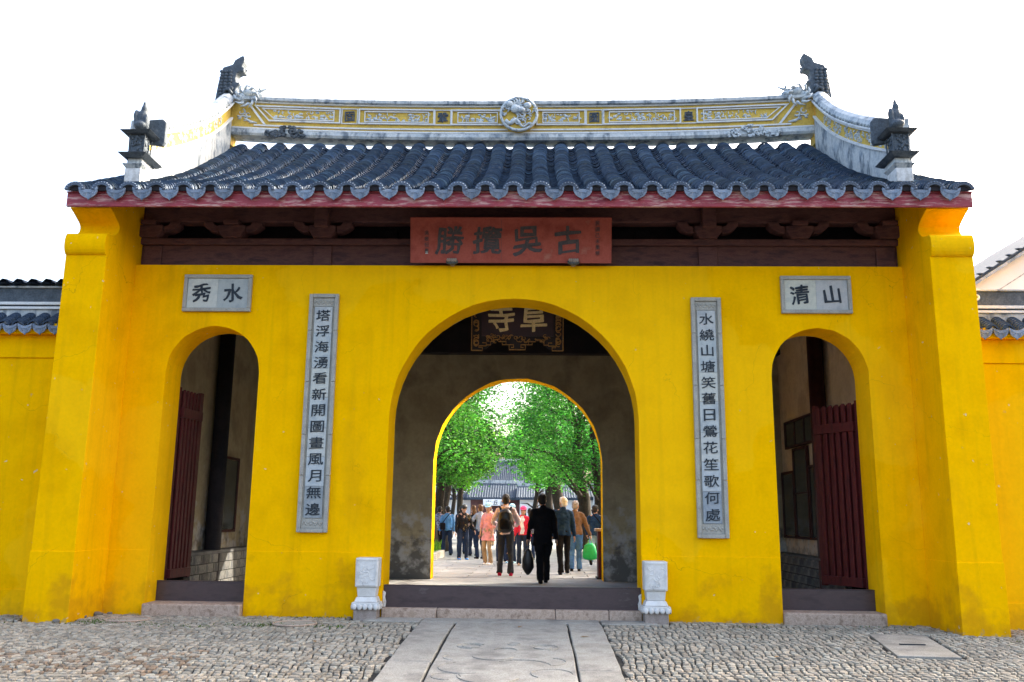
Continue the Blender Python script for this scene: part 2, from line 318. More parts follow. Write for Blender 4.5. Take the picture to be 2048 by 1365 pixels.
# cobbles: jittered cells, each its own low block
CN = {}
def corner(i, j):
    if (i, j) not in CN:
        rr = random.Random(i*7919+j*104729)
        CN[(i, j)] = (i*.076+rr.uniform(-.028, .028)+.02*sin(j*.7), -.06-j*.094+rr.uniform(-.034, .034)+.012*sin(i*.5))
    return CN[(i, j)]
stones = []
for j in range(-1, 64):
    for i in range(-108, 108):
        p = [corner(i, j), corner(i+1, j), corner(i+1, j+1), corner(i, j+1)]
        cx = sum(q[0] for q in p)/4; cy = sum(q[1] for q in p)/4
        if abs(cx) > 8 or cy > -.03: continue
        if -1.175 < cx < 1.205: continue
        if cy > -.44 and abs(cx) < 1.93: continue
        if abs(cx) > 5.52 and abs(cx) < 6.25 and cy > -.97: continue
        if abs(cx) > 6.2 and cy > -.34: continue
        if 1.70 < abs(cx) < 2.16 and cy > -.34: continue
        if cy > -.18 and 3.6 < abs(cx) < 5.05: continue
        if 4.15 < cx < 5.12 and -2.52 < cy < -.95 and abs(cx-4.75-(cy+1)*.153) < .37: continue
        if (cx+2.72)**2+(cy+.78)**2 < .09 or (cx+4.95)**2+(cy+.62)**2 < .07: continue
        stones.append((cx, cy, p))
def stone_mb(mb, cx, cy, p, ox=0, oy=0, oz=0):
    rr = random.Random(int(cx*1e4)*31+int(cy*1e4)); k = rr.uniform(.72, .87)
    q = [(cx+(a-cx)*k, cy+(b-cy)*k) for a, b in p]
    m = []                       # chip the corners: an eight-sided top
    for i in range(4):
        a, b, c = q[i-1], q[i], q[(i+1) % 4]; t = rr.uniform(.08, .44); u = rr.uniform(.08, .44)
        m += [(b[0]+(a[0]-b[0])*t, b[1]+(a[1]-b[1])*t), (b[0]+(c[0]-b[0])*u, b[1]+(c[1]-b[1])*u)]
    z = gz(cy)+.004; h = rr.uniform(-.004, .004); tx, ty = rr.uniform(-.04, .04), rr.uniform(-.04, .04)
    top = [(cx+(a-cx)*.86-ox, cy+(b-cy)*.86-oy, z+h+(a-cx)*tx+(b-cy)*ty-oz) for a, b in m]
    mid = [(a-ox, b-oy, z+h-.008+(a-cx)*tx+(b-cy)*ty-oz) for a, b in m]
    bot = [(a-ox, b-oy, z-.03-oz) for a, b in m]
    g = rr.uniform(.72, 1.35); w = rr.uniform(-.05, .05)
    if cx < -3.1 and -3.75 < cy < -2.6 and rr.random() < .35: w = .22; g *= .6
    mb.ct = (g*(1+w), g, g*(1-w*.6))
    mb.add(top+mid+bot, [tuple(range(7, -1, -1))]+[(i, (i+1) % 8, 8+(i+1) % 8, 8+i) for i in range(8)]+[(8+i, 8+(i+1) % 8, 16+(i+1) % 8, 16+i) for i in range(8)])
# the 300 that show largest: nearest rows inside the frame
vis = [s for s in stones if s[1] > -3.62 and abs(s[0]) < (12.3+s[1])*.56]
vis.sort(key=lambda s: s[1]); big = set(id(s) for s in vis[:300])
rest = MB()
for s in stones:
    if id(s) in big:
        m1 = MB(); stone_mb(m1, s[0], s[1], s[2], s[0], s[1], gz(s[1])); m1.build('cobble', COB, street).location = (s[0], s[1], gz(s[1]))
    else: stone_mb(rest, *s)
rest.build('cobbles', COB, street, kind='stuff')

# granite path slabs
def slab(x0, x1, y0, y1, n='paving_slab', m=GRAN, par=street, dz=.012, taper=None):
    q = MB(); rr = random.Random(int(x0*100)+int(y0*10)); N = 6; e = .012
    a = [(x0+(x1-x0)*i/N, y1) for i in range(N+1)]; b = [(x1, y1+(y0-y1)*i/N) for i in range(1, N+1)]
    c = [(x1+(x0-x1)*i/N, y0) for i in range(1, N+1)]; d = [(x0, y0+(y1-y0)*i/N) for i in range(1, N)]
    P = [(p[0]+rr.uniform(-e, e)*.6, p[1]+rr.uniform(-e, e)*.6) for p in a+b+c+d]; cx, cy = (x0+x1)/2, (y0+y1)/2; n_ = len(P)
    top = [(cx+(p[0]-cx)*(1-.02/(abs(x1-x0))), cy+(p[1]-cy)*(1-.02/abs(y1-y0)), gz(p[1])+dz) for p in P]
    mid = [(p[0], p[1], gz(p[1])+dz-.010) for p in P]; bot = [(p[0], p[1], gz(p[1])-.05) for p in P]
    q.add(top+mid+bot+[(cx, cy, gz(cy)+dz)], [(3*n_, (i+1) % n_, i) for i in range(n_)]+[(i, (i+1) % n_, n_+(i+1) % n_, n_+i) for i in range(n_)]+[(n_+i, n_+(i+1) % n_, 2*n_+(i+1) % n_, 2*n_+i) for i in range(n_)])
    return q.build(n, m, par)
for (x0, x1) in ((-1.92, -1.17), (-1.155, 1.18), (1.20, 1.93)): slab(x0, x1, -.445, -.062)
for (y0, y1) in ((-1.25, -.46), (-3.05, -1.26), (-4.6, -3.06), (-6.3, -4.61)): slab(-1.15, -.712, y0, y1)
for (y0, y1) in ((-1.92, -.46), (-3.32, -1.93), (-4.9, -3.33), (-6.3, -4.91)): slab(.762, 1.18, y0, y1)
slab(-.685, .738, -1.80, -.46); carved = slab(-.685, .738, -4.75, -1.815); slab(-.685, .738, -6.3, -4.765)
carved['label'] = 'large path slab with worn carved swirls'
cv = MB()                        # worn shallow carving: rings and arcs standing a few millimetres proud
for (cx, cy, r0, a0, a1) in ((-.36, -2.25, .10, 0, 5.6), (-.36, -2.25, .16, .6, 4.8), (.42, -2.28, .10, 1, 6), (.42, -2.28, .17, -1.2, 2.6), (-.1, -2.75, .22, 3.4, 6.0), (.2, -3.2, .3, .2, 2.4), (-.35, -3.3, .26, 2.0, 5.2),
                         (.45, -3.0, .2, -1.4, 1.2), (-.45, -2.85, .16, 2.4, 4.4), (.02, -2.45, .12, 0, 3), (.5, -3.5, .2, 0, 4), (-.1, -3.6, .3, 3, 6), (-.5, -3.65, .14, 0, 5), (.1, -2.1, .07, 0, 6.2)):
    pts = [(cx+r0*cos(a0+(a1-a0)*i/16), cy+r0*sin(a0+(a1-a0)*i/16)*.9) for i in range(17)]
    cv.tube([(x, y, gz(y)+.012) for x, y in pts], [(.007, .004)]*17, 5, (0, 0, 1))
cv.build('carving', GRAN, street)
# service covers
mc = MB(); mc.prism([(4.42, -.98), (5.08, -1.02), (4.86, -2.44), (4.2, -2.40)], -.04, .008, 'z'); mc.lift(lambda v: (v[0], v[1], v[2]+gz(v[1])))
mh = put('inspection_cover', mc.mesh('inspection_cover', GRAN), label='pale rectangular stone cover set in the cobbles at the right', cat='cover', bev=.006)
m2 = MB(); m2.box(4.50, 4.78, -1.75, -1.70, gz(-1.7)+.004, gz(-1.7)+.0125); m2.build('lifting_slot', INK, mh)
for (x, y, l) in ((-2.72, -.78, 'round stone cover in the cobbles beside the white gate pedestal'), (-4.95, -.62, 'round pale cover in mossy cobbles near the left pier')):
    m2 = MB(); m2.tube([(x, y, gz(y)-.03), (x, y, gz(y)+.006)], .26, 28); o = put('drain_cover', m2.mesh('drain_cover', GRAN), label=l, cat='cover', group='round covers by the wall')
    m2 = MB(); pts = [(x+.27*cos(a*pi/14), y+.27*sin(a*pi/14), gz(y)+.004) for a in range(29)]; m2.tube(pts, .012, 5, (0, 0, 1)); m2.build('rim', GRANP, o)
# moss and weeds in the joints near the wall
gm = MB(); rr = random.Random(5)
for (cx, cy, rx, ry, n) in ((-5.25, -.85, .35, .2, 260), (-4.5, -1.0, .3, .15, 60), (-3.0, -.95, .7, .15, 220), (-2.2, -1.0, .4, .12, 90), (-3.9, -1.15, .4, .12, 60), (-6.6, -1.3, .4, .3, 60), (6.4, -1.5, .5, .3, 80), (3.1, -.5, .25, .1, 40), (-2.6, -.12, .5, .05, 60), (4.9, -.3, .4, .1, 30)):
    for _ in range(n):
        x = cx+rr.gauss(0, rx*.5); y = cy+rr.gauss(0, ry*.6); a = rr.uniform(0, 6.28); h = rr.uniform(.008, .028); w = rr.uniform(.006, .014); z = gz(y)-.004
        dx, dy = cos(a)*w, sin(a)*w
        gm.add([(x-dx, y-dy, z), (x+dx, y+dy, z), (x+dy*1.5, y-dx*1.5, z+h)], [(0, 1, 2)])
put('weeds', gm.mesh('weeds', GRASS), label='patches of moss and small weeds between the cobbles near the wall', cat='weeds', kind='stuff')
# rubble at the foot of the left pier
for (x, y, r) in ((-5.62, -.45, .05), (-5.55, -.2, .07), (-5.72, -.93, .05), (-5.45, -.08, .04)):
    m2 = MB(); m2.ell((0, 0, 0), (r, r*.8, r*.55), 7, 5); m2.lift(lambda v: Vector(v)*(1+.3*noise.noise(Vector(v)*30)))
    o = put('mortar_lump', m2.mesh('mortar_lump', INNER), loc=(x, y, gz(y)+.01), group='crumbled mortar at the foot of the left pier', label={.05: 'broken mortar lump at the outer foot of the left pier' if y < -.9 else 'small broken mortar lump halfway along the inner side of the left pier', .07: 'largest broken mortar lump beside the left pier', .04: 'smallest mortar lump in the corner where the left pier meets the wall'}[r], cat='rubble')

# hall floor and courtyard behind
mb = MB(); mb.box(-5.64, 5.64, .03, 6.7, -.2, .07); mb.build('hall_floor', PAVE, kind='structure')
mb = MB(); mb.add([(-120, 6.7, .05), (120, 6.7, .05), (120, 400, .05), (-120, 400, .05)], [(0, 1, 2, 3)]); yard = mb.build('courtyard_ground', PAVE, kind='structure')
mb = MB(); mb.box(-120, -5.66, .3, 6.7, -.2, .045); mb.box(5.66, 120, .3, 6.7, -.2, .045); mb.build('side_ground', SOIL, kind='structure')
for j in range(14):
    y0 = 6.72+j*.62
    off = .35 if j % 2 else 0
    for i in range(-4, 4):
        x0 = i*1.12+off; q = MB(); q.box(.008, 1.112, .008, .612, -.03, .022+random.uniform(0, .004)); q.build('yard_slab', PAVE, yard, bev=.004).location = (x0, y0, .05)

# ============================================================ GATE BUILDING
G = thing('gate_building', 'yellow temple gate hall with curved dark tile roof and three arched doorways', 'temple gate')
ARCH = [(-4.335, .68, 3.33), (.01, 1.765, 2.675), (4.335, .68, 3.34)]     # centre x, half width, spring height
def arch_wall(name, y0, y1, z0, z1, x0, x1, arches, m_in, m_rev, parent, back=None, NS=28):
    mb = MB(); e = x0
    def quad(a, b, c, d, flip=False): mb.add([a, b, c, d], [(0, 1, 2, 3) if not flip else (3, 2, 1, 0)])
    def both(xa, xb, za, zb, zc, zd):      # front and back, bottom edge za->zb, top edge zc(at xa) zd(at xb)
        mb.cm = 0; quad((xa, y0, za), (xb, y0, zb), (xb, y0, zd), (xa, y0, zc))
        mb.cm = 2; quad((xa, y1, za), (xb, y1, zb), (xb, y1, zd), (xa, y1, zc), True)
    for (cx, hw, sp) in arches:
        both(e, cx-hw, z0, z0, z1, z1)
        pts = [(cx-hw*cos(pi*i/NS), sp+hw*sin(pi*i/NS)) for i in range(NS+1)]
        for i in range(NS):
            a, b = pts[i], pts[i+1]; both(a[0], b[0], a[1], b[1], z1, z1)
            mb.cm = 1; quad((a[0], y0, a[1]), (a[0], y1, a[1]), (b[0], y1, b[1]), (b[0], y0, b[1]), True)
        mb.cm = 1; quad((cx-hw, y0, z0), (cx-hw, y1, z0), (cx-hw, y1, sp), (cx-hw, y0, sp), True)
        quad((cx+hw, y0, z0), (cx+hw, y1, z0), (cx+hw, y1, sp), (cx+hw, y0, sp))
        e = cx+hw
    both(e, x1, z0, z0, z1, z1)
    mb.cm = 0
    quad((x0, y0, z1), (x1, y0, z1), (x1, y1, z1), (x0, y1, z1)); quad((x0, y0, z0), (x0, y1, z0), (x0, y1, z1), (x0, y0, z1), True); quad((x1, y0, z0), (x1, y1, z0), (x1, y1, z1), (x1, y0, z1))
    o = mb.build(name, [m_in, m_rev, back or m_in], parent)
    import bmesh
    bm = bmesh.new(); bm.from_mesh(o.data); bmesh.ops.remove_doubles(bm, verts=bm.verts, dist=.0005); bm.to_mesh(o.data); bm.free()
    b = o.modifiers.new('bevel', 'BEVEL'); b.width = .014; b.segments = 2; b.limit_method = 'ANGLE'; b.angle_limit = R(50)
    return o
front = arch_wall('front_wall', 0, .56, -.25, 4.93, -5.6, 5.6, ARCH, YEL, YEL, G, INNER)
# dado step
for (a, b) in ((-5.598, -5.018), (-3.655, -1.755), (1.775, 3.655), (5.018, 5.598)):
    mb = MB(); mb.box(a+.004, b-.004, -.009, .01, -.24, .83); mb.build('dado', YEL, G, bev=.004)
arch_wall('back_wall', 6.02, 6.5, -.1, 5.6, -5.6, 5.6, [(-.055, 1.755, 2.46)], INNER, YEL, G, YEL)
for s in (-1, 1):
    mb = MB(); pr = [(.67, -.25)]+[(y, rz(y)-.22) for y in (.67, 1, 2, 3, 4, 5, 6.4)]+[(6.4, -.25)]
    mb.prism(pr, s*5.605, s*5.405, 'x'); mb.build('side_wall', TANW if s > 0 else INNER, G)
    # outer leaf in yellow
    mb = MB(); mb.prism([(.3, -.25)]+[(y, rz(y)-.22) for y in (.3, 1, 2, 3, 4, 5, 6.6)]+[(6.6, -.25)], s*5.61, s*5.95, 'x'); mb.build('gable_wall', YEL, G)
    # pier with rolled and coved head
    P = [(.3, -.25), (-.90, -.25), (-.885, 4.81)]
    P += [(-.885-.075*sin(a*pi/10)-.0, 4.81+.155*(1-cos(a*pi/10))) for a in range(1, 10)]
    P += [(-.86, 5.115), (-.74, 5.135), (-.685, 5.165)]
    P += [(-.68+.08*sin(pi*min(a/10/.75, 1))-.22*max(0, (a/10-.5)/.5)**2, 5.165+.315*a/10) for a in range(1, 11)]
    P += [(-.90, 5.485), (-.90, 5.58), (-.5, rz(-.5)-.27), (0, rz(0)-.27), (.3, rz(.3)-.27)]
    mb = MB(); mb.prism(P, s*5.60, s*6.17, 'x'); mb.build('pier', YEL, G, bev=.012)
    mb = MB(); mb.box(min(s*5.592, s*6.178), max(s*5.592, s*6.178), -.908, .29, -.24, .835); mb.build('pier_dado', YEL, G, bev=.005)
# thresholds and step stones
for (a, b, y) in ((-1.752, 1.772, .10), (-5.013, -3.657, .33), (3.657, 5.013, .33)):
    mb = MB(); mb.box(a, b, y, y+.09, .07, .385); th = mb.build('threshold', SILL, G, bev=.006)
    mb = MB(); mb.box(a, b, y-.004, y+.094, .387, .397); mb.build('cap_strip', SILL, th)
for (a, b) in ((-1.75, -1.0), (-.992, .60), (.608, 1.32), (1.328, 1.77)):
    mb = MB(); mb.box(a, b, -.055, .098, -.04, .105); mb.build('step_stone', GRANP, G, bev=.014)
mb = MB(); mb.box(-5.012, -3.658, -.11, .325, -.12, .125); mb.build('step_stone', GRANP, G, bev=.02)
mb = MB(); mb.box(3.658, 5.012, -.07, .325, -.12, .118); mb.build('step_stone', GRANP, G, bev=.02)
for (a, b) in ((-5.012, -3.658), (3.658, 5.012)):
    mb = MB(); mb.box(a, b, .33, .56, -.1, .069); mb.build('sill_bed', GRAN, G)

# interior timber and masonry
for (x, y) in ((-5.25, 3.05), (5.25, 3.05), (-5.27, .8), (5.27, .8)):
    mb = MB(); mb.tube([(x, y, .07), (x, y, .2), (x, y, 6.2)], [.15, .14, .13], 16); mb.build('column', BLACKW if x < 0 else FRAME, G, smooth=True)
    mb = MB(); mb.tube([(x, y, .05), (x, y, .16), (x, y, .2)], [.2, .21, .17], 16); mb.build('column_base', GRAN, G)
mb = MB(); mb.box(-5.4, 5.4, 5.74, 5.99, 4.70, 5.35); mb.build('tie_beam', BLACKW, G, bev=.02)
mb = MB(); mb.box(-5.4, 5.4, 5.80, 5.98, 5.36, 6.1); mb.build('lintel_board', BLACKW, G)
for y in (1.6, 4.4):
    mb = MB(); mb.tube([(-5.4, y, rz(y)-.42), (5.4, y, rz(y)-.42)], .13, 12, (0, 0, 1)); mb.build('purlin', BLACKW, G, smooth=True)
for x in (-1.95, 1.95):
    mb = MB(); mb.box(x-.12, x+.12, .57, 5.98, 5.38, 5.68); mb.build('cross_beam', BLACKW, G, bev=.02)
for s in (-1, 1):
    # plinth ledge with coursed bricks along the side wall
    x_in = 5.12
    mb = MB(); a, b = sorted((s*5.10, s*5.403)); mb.box(a, b, 1.6, 6.0, .665, .72 if s < 0 else .70); mb.build('ledge', SLATE, G, bev=.006)
    mb = MB(); a, b = sorted((s*5.14, s*5.403)); mb.box(a, b, 1.6, 6.0, .05, .664); core = mb.build('plinth', SOIL, G)
    for c in range(4):
        for k in range(11):
            y0 = 1.62+k*.40+(.2 if c % 2 else 0)
            if y0 > 5.6: continue
            q = MB(); a, b = sorted((s*5.12, s*5.16)); q.box(a, b, .006, .392, .008, .146); q.build('brick', BRICK, core, bev=.004).location = (random.uniform(-.004, .004), y0, .06+c*.151)
# slatted doors folded inward
def door(hx, hy, fx, fy, z0, z1, rail):
    d = Vector((fx-hx, fy-hy, 0)); w = d.length; a = math.atan2(d.y, d.x)
    o = put('door', None, G, (hx, hy, 0), (0, 0, a))
    for (za, zb) in ((z0, z0+.13), (rail, rail+.14)):
        m2 = MB(); m2.box(.05, w-.05, -.085, .085, za, zb); m2.build('rail', DOORR, o, bev=.006)
    m2 = MB(); m2.box(-.03, .045, -.035, .035, z0-.02, z1+.05); m2.build('stile', DOORR, o, bev=.006)
    m2 = MB(); m2.box(w-.045, w+.03, -.035, .035, z0-.02, z1+.05); m2.build('stile', DOORR, o, bev=.006)
    n = 6
    for i in range(n):
        x = .05+(w-.1)*(i+.5)/n; hw = (w-.1)/n*.30
        for yy in (-.046, .055):
            m2 = MB(); m2.prism([(x-hw, z0+.02), (x+hw, z0+.02), (x+hw, z1-.01), (x+hw*.5, z1+.02), (x-hw*.5, z1+.02), (x-hw, z1-.01)], yy-.016, yy+.012, 'y'); m2.build('slat', DOORR, o, bev=.005)
    m2 = MB(); m2.box(.05, w-.05, -.006, .006, z0+.1, rail); m2.build('board', DOORR, o)
door(5.06, .62, 4.66, 1.36, .40, 3.02, 2.62)
door(-5.06, .62, -4.99, 1.34, .40, 3.15, 2.75)
# framed boards on the inner side walls
def wall_frame(x, y0, y1, z0, z1, panes, lab, s, horiz=False):
    t = thing('framed_board', lab, 'framed board', (x, (y0+y1)/2, z0))
    w = y1-y0; h = z1-z0; f = .045
    for (a, b, c, d) in ((-w/2, -w/2+f, 0, h), (w/2-f, w/2, 0, h), (-w/2+f, w/2-f, 0, f), (-w/2+f, w/2-f, h-f, h)):
        m2 = MB(); m2.box(-.03, .03, a, b, c, d); m2.build('frame', FRAME, t, bev=.004)
    for k in range(panes):
        if horiz: a = -w/2+f+(w-2*f)*k/panes; b = -w/2+f+(w-2*f)*(k+1)/panes; m2 = MB(); m2.box(-.01, .01, a+.01, b-.01, f, h-f)
        else: a = f+(h-2*f)*k/panes; b = f+(h-2*f)*(k+1)/panes; m2 = MB(); m2.box(-.01, .01, -w/2+f, w/2-f, a+.01, b-.01)
        m2.build('pane', GLASSD, t)
        if k:
            m2 = MB()
            if horiz: m2.box(-.025, .025, a-.02, a+.009, f, h-f)
            else: m2.box(-.025, .025, -w/2+f, w/2-f, a-.02, a+.009)
            m2.build('bar', FRAME, t)
wall_frame(-5.365, 3.62, 4.42, 1.00, 2.37, 1, 'tall dark tablet in a thin red frame on the inner left wall', -1)
wall_frame(5.365, 3.62, 5.55, 2.72, 3.26, 3, 'long glazed board across the top of the boards on the inner right wall', 1, True)
wall_frame(5.365, 4.18, 5.08, .98, 2.70, 2, 'tall two-pane glazed board in the middle of the inner right wall', 1)
wall_frame(5.365, 5.10, 5.92, .98, 2.28, 1, 'glazed board nearest the back corner of the inner right wall', 1)
wall_frame(5.365, 3.36, 4.12, .98, 2.32, 1, 'glazed board half hidden behind the open right door', 1)

# under-eave timber
EV = put('eave_frame', None, G)
mb = MB(); mb.box(-5.598, 5.598, .14, .20, 4.932, 5.265); mb.build('lower_board', WOODD, EV)
mb = MB(); mb.box(-5.598, 5.598, .06, .26, 5.27, 5.365); mb.build('middle_beam', WOODD, EV, bev=.012)
mb = MB(); mb.box(-5.598, 5.598, .08, .30, 5.62, 6.12); mb.build('upper_beam', WOODD, EV, bev=.02)
mb = MB(); mb.box(-5.598, 5.598, .62, .66, 4.94, 6.3); mb.build('void_shade_board', BLACKW, EV)  # dark sheet added behind the bracket gaps, standing in for the hall's darkness
for x in (-5.42, -2.86, 2.84, 5.42):
    mb = MB(); mb.box(x-.14, x+.14, .10, .24, 4.932, 5.262); mb.build('post', WOODD, EV, bev=.015)
for x in (-4.22, -2.86, 0, 2.84, 4.17, -5.46, 5.46):
    o = put('bracket_set', None, EV, (x, 0, 0))
    m2 = MB(); m2.prism([(-.13, 5.367), (.13, 5.367), (.2, 5.47), (.2, 5.55), (-.2, 5.55), (-.2, 5.47)], .0, .26, 'y'); m2.build('block', WOODD, o, bev=.008)
    arm = [(-.44, 5.618), (-.44, 5.56), (-.38, 5.50), (-.30, 5.46), (-.21, 5.45), (-.21, 5.551), (-.27, 5.56), (-.30, 5.618)]
    
    for sg in (-1, 1): m2 = MB(); m2.prism([(sg*p[0], p[1]) for p in arm], .04, .22, 'y'); m2.build('arm', WOODD, o, bev=.006)
    m2 = MB(); m2.box(-.11, .11, -.05, .24, 5.552, 5.617); m2.build('cushion', WOODD, o, bev=.006)
    if abs(x) < 3 and x: m2 = MB(); m2.box(-.10, .10, -.10, .078, 5.5, 5.98); m2.build('nose', WOODD, o, bev=.01)

# ------------------------------------------------------------ ROOF
mb = MB(); ysr = [-1.0+i*.25 for i in range(33)]
pr = [(y, rz(y)-.17) for y in ysr]+[(y, rz(y)-.25) for y in ysr[::-1]]
mb.prism(pr, -6.13, 6.13, 'x'); ROOF = mb.build('roof', BLACKW, G)
for i in range(31):
    x = -5.55+i*.37
    m2 = MB(); m2.sweep([(-.04, -.34), (.04, -.34), (.04, -.252), (-.04, -.252)], [-1.0, -.5, 0, .5], lambda y, a, b: (x+a, y, rz(y)+b)); m2.build('rafter', WOODD, ROOF)
for s in (-1, 1):       # verge closing boards
    mb = MB(); ys2 = [-.98+.25*i for i in range(33)]; mb.prism([(y, rz(y)-.12) for y in ys2]+[(y, rz(y)-.30) for y in ys2[::-1]], s*6.132, s*6.15, 'x'); mb.build('verge_board', WHITEW, ROOF)
mb = MB(); mb.prism([(-6.15, 5.455), (6.15, 5.455), (6.15, 5.645), (-6.15, 5.645)], -1.055, -1.012, 'y'); mb.build('fascia_board', FASC, ROOF, bev=.006)
mb = MB(); mb.prism([(-6.15, 5.648), (6.15, 5.648), (6.15, 5.668), (-6.15, 5.668)], -1.07, -1.0, 'y'); mb.build('eave_batten', FASC, ROOF)
def barrel(seed, hw=.125, step=.056):
    rr = random.Random(seed); q = MB(); n = 8; y = -1.10
    while y < 2.98:
        y1 = y+step; jx = rr.gauss(0, .0055)+.010*sin(y*2.1+seed); jz = rr.gauss(0, .005)+.006*sin(y*3+seed*2); w = hw+rr.gauss(0, .003)
        g = rr.choice((.55, .8, .9, 1, 1.1, 1.5))*rr.uniform(.85, 1.15); q.ct = (g, g, g*rr.uniform(.90, 1.04))
        if rr.random() < .06: q.ct = (2.3, 2.1, 1.7)
        sl = (rz(y+.05)-rz(y))/.05
        a = [(jx+w*cos(pi*i/n), y-.012, rz(y)-.105+.014+jz+.105*sin(pi*i/n)) for i in range(n+1)]
        b = [(jx+w*.97*cos(pi*i/n), y1, rz(y1)-.105-.004+jz+.100*sin(pi*i/n)) for i in range(n+1)]
        c = [(jx+w*.93*cos(pi*i/n), y-.010, rz(y)-.105-.004+jz+.093*sin(pi*i/n)) for i in range(n+1)]
        q.add(a+b, [(i, i+1, n+2+i, n+1+i) for i in range(n)]); q.add(a+c, [(i, n+1+i, n+2+i, i+1) for i in range(n)])
        y = y1
    return q.mesh('cover_tile_row', TILE, True)
def panrow(seed):
    rr = random.Random(seed); q = MB(); n = 5; y = -1.10; st = .11
    while y < 2.99:
        y1 = y+st; jz = rr.gauss(0, .004); g = rr.uniform(.55, 1.0); q.ct = (g, g, g)
        if rr.random() < .05: q.ct = (1.9, 1.9, 1.7)
        f = lambda t: -.07-.07*sin(pi*t)
        a = [(-.1+.2*i/n, y-.02, rz(y)+f(i/n)+.012+jz) for i in range(n+1)]; b = [(-.1+.2*i/n, y1, rz(y1)+f(i/n)-.006+jz) for i in range(n+1)]
        c = [(p[0], p[1]+.004, p[2]-.02) for p in a]
        q.add(a+b, [(i, n+1+i, n+2+i, i+1) for i in range(n)]); q.add(a+c, [(i, i+1, n+2+i, n+1+i) for i in range(n)]); y = y1
    return q.mesh('pan_tile_row', TILE, True)
BR = [barrel(k) for k in range(5)]; PR = [panrow(k+20) for k in range(4)]
SP = .3755
# eave end tiles
def captile():
    q = MB(); n = 12; ro, ri, y0, y1 = .138, .092, -.03, .01
    for (yy, rr_, fl) in ((0, 0, 0),):
        o = [(ro*cos(pi*i/n), ro*.86*sin(pi*i/n)) for i in range(n+1)]; i_ = [(ri*cos(pi*i/n), ri*.80*sin(pi*i/n)-.008) for i in range(n+1)]
    vs = [(a, y0, b) for a, b in o]+[(a, y0, b) for a, b in i_]+[(a, y1, b) for a, b in o]+[(a, y1, b) for a, b in i_]; m = n+1
    q.add(vs, [(i, i+m, i+m+1, i+1) for i in range(n)]+[(i, i+1, i+2*m+1, i+2*m) for i in range(n)]+[(i+m, i+3*m, i+3*m+1, i+m+1) for i in range(n)]+[(0, 2*m, 3*m, m), (n, n+m, n+3*m, n+2*m)])
    q.cm = 1
    for k in range(9):
        a = pi*(k+.5)/9; q.ell((.118*cos(a), -.034, .103*sin(a)), (.009, .008, .009), 6, 4)
    return q.mesh('eave_end_tile', [EDGE, DRIP])
def dripme():
    q = MB(); top = [(-.128, .03), (-.08, .006), (-.03, -.006), (.03, -.006), (.08, .006), (.128, .03)]
    bot = [(.130, .005), (.120, -.045), (.095, -.085), (.05, -.115), (.018, -.128), (0, -.150), (-.018, -.128), (-.05, -.115), (-.095, -.085), (-.120, -.045), (-.130, .005)]
    q.prism(top[::-1]+[(a*-1, b) for a, b in bot], -.012, .012, 'y')
    for sx in (-1, 1): q.tube([(sx*x, -.016, z) for x, z in ((.02, -.06), (.05, -.05), (.07, -.065), (.05, -.085), (.03, -.075))], .006, 5, (0, 1, 0))
    q.tube([(-.12, -.014, -.004), (-.075, -.014, -.03), (-.03, -.014, -.045), (.03, -.014, -.045), (.075, -.014, -.03), (.12, -.014, -.004)], .006, 5, (0, 1, 0))
    return q.mesh('drip_tile', DRIP)
def fillme():
    q = MB(); q.prism([(.1*cos(pi*i/8), .083*sin(pi*i/8)-.004) for i in range(9)], -.0, .02, 'y'); return q.mesh('end_filler', BLACKW)
CT, DT, FM = captile(), dripme(), fillme()
for k in range(-16, 17):
    x = k*SP; r1 = random.Random(k)
    put('cover_tile_row', BR[k % 5], ROOF, (x, 0, r1.uniform(-.004, .004))); put('cover_tile_row', BR[(k+2) % 5], ROOF, (x, 6, 0), (0, 0, pi))
    put('eave_end_tile', CT, ROOF, (x+r1.uniform(-.006, .006), -1.125, rz(-1.12)-.105+r1.uniform(-.006, .006)), (R(-8), R(r1.uniform(-3, 3)), 0))
    put('end_filler', FM, ROOF, (x, -1.115, rz(-1.12)-.105))
    if k < 16:
        xx = x+SP/2
        put('pan_tile_row', PR[k % 4], ROOF, (xx, 0, 0)); put('pan_tile_row', PR[(k+1) % 4], ROOF, (xx, 6, 0), (0, 0, pi))
        put('drip_tile', DT, ROOF, (xx+r1.uniform(-.01, .01), -1.135, rz(-1.12)-.095+r1.uniform(-.008, .008)), (R(12), R(r1.uniform(-3, 3)), R(r1.uniform(-3, 3))))

# ------------------------------------------------------------ MAIN RIDGE
LF = lambda x: .13*(abs(x)/5.4)**2.6
lift = lambda v: (v[0], v[1], v[2]+LF(v[0]))
XS = [-5.42+10.84*i/32 for i in range(33)]
def rs(poly, x0=-5.42, x1=5.42): q = MB(); xs = [x0+(x1-x0)*i/32 for i in range(33)]; return q.sweep(poly, xs, lambda x, a, b: (x, a, b+LF(x)))
RIDGE = rs([(2.87, 8.30), (2.87, 8.86), (3.13, 8.86), (3.13, 8.30)]).build('main_ridge', RIDGEY, G)
rs([(2.84, 8.175), (2.815, 8.22), (2.83, 8.30), (3.17, 8.30), (3.185, 8.22), (3.16, 8.175)]).build('plaster_base', PLAST, RIDGE)
rs([(2.84, 8.862), (2.79, 8.875), (2.79, 8.93), (2.85, 8.975), (2.93, 8.99), (3.07, 8.99), (3.15, 8.975), (3.21, 8.93), (3.21, 8.875), (3.16, 8.862)]).build('ridge_cap', PLAST, RIDGE)
for (z, h, y) in ((8.302, .03, 2.825), (8.375, .026, 2.84), (8.838, .022, 2.835)):
    rs([(y, z), (y, z+h), (2.869, z+h), (2.869, z)], -5.0 if z > 8.37 else -5.41, 5.0 if z > 8.37 else 5.41).build('moulding', MOULD, RIDGE)
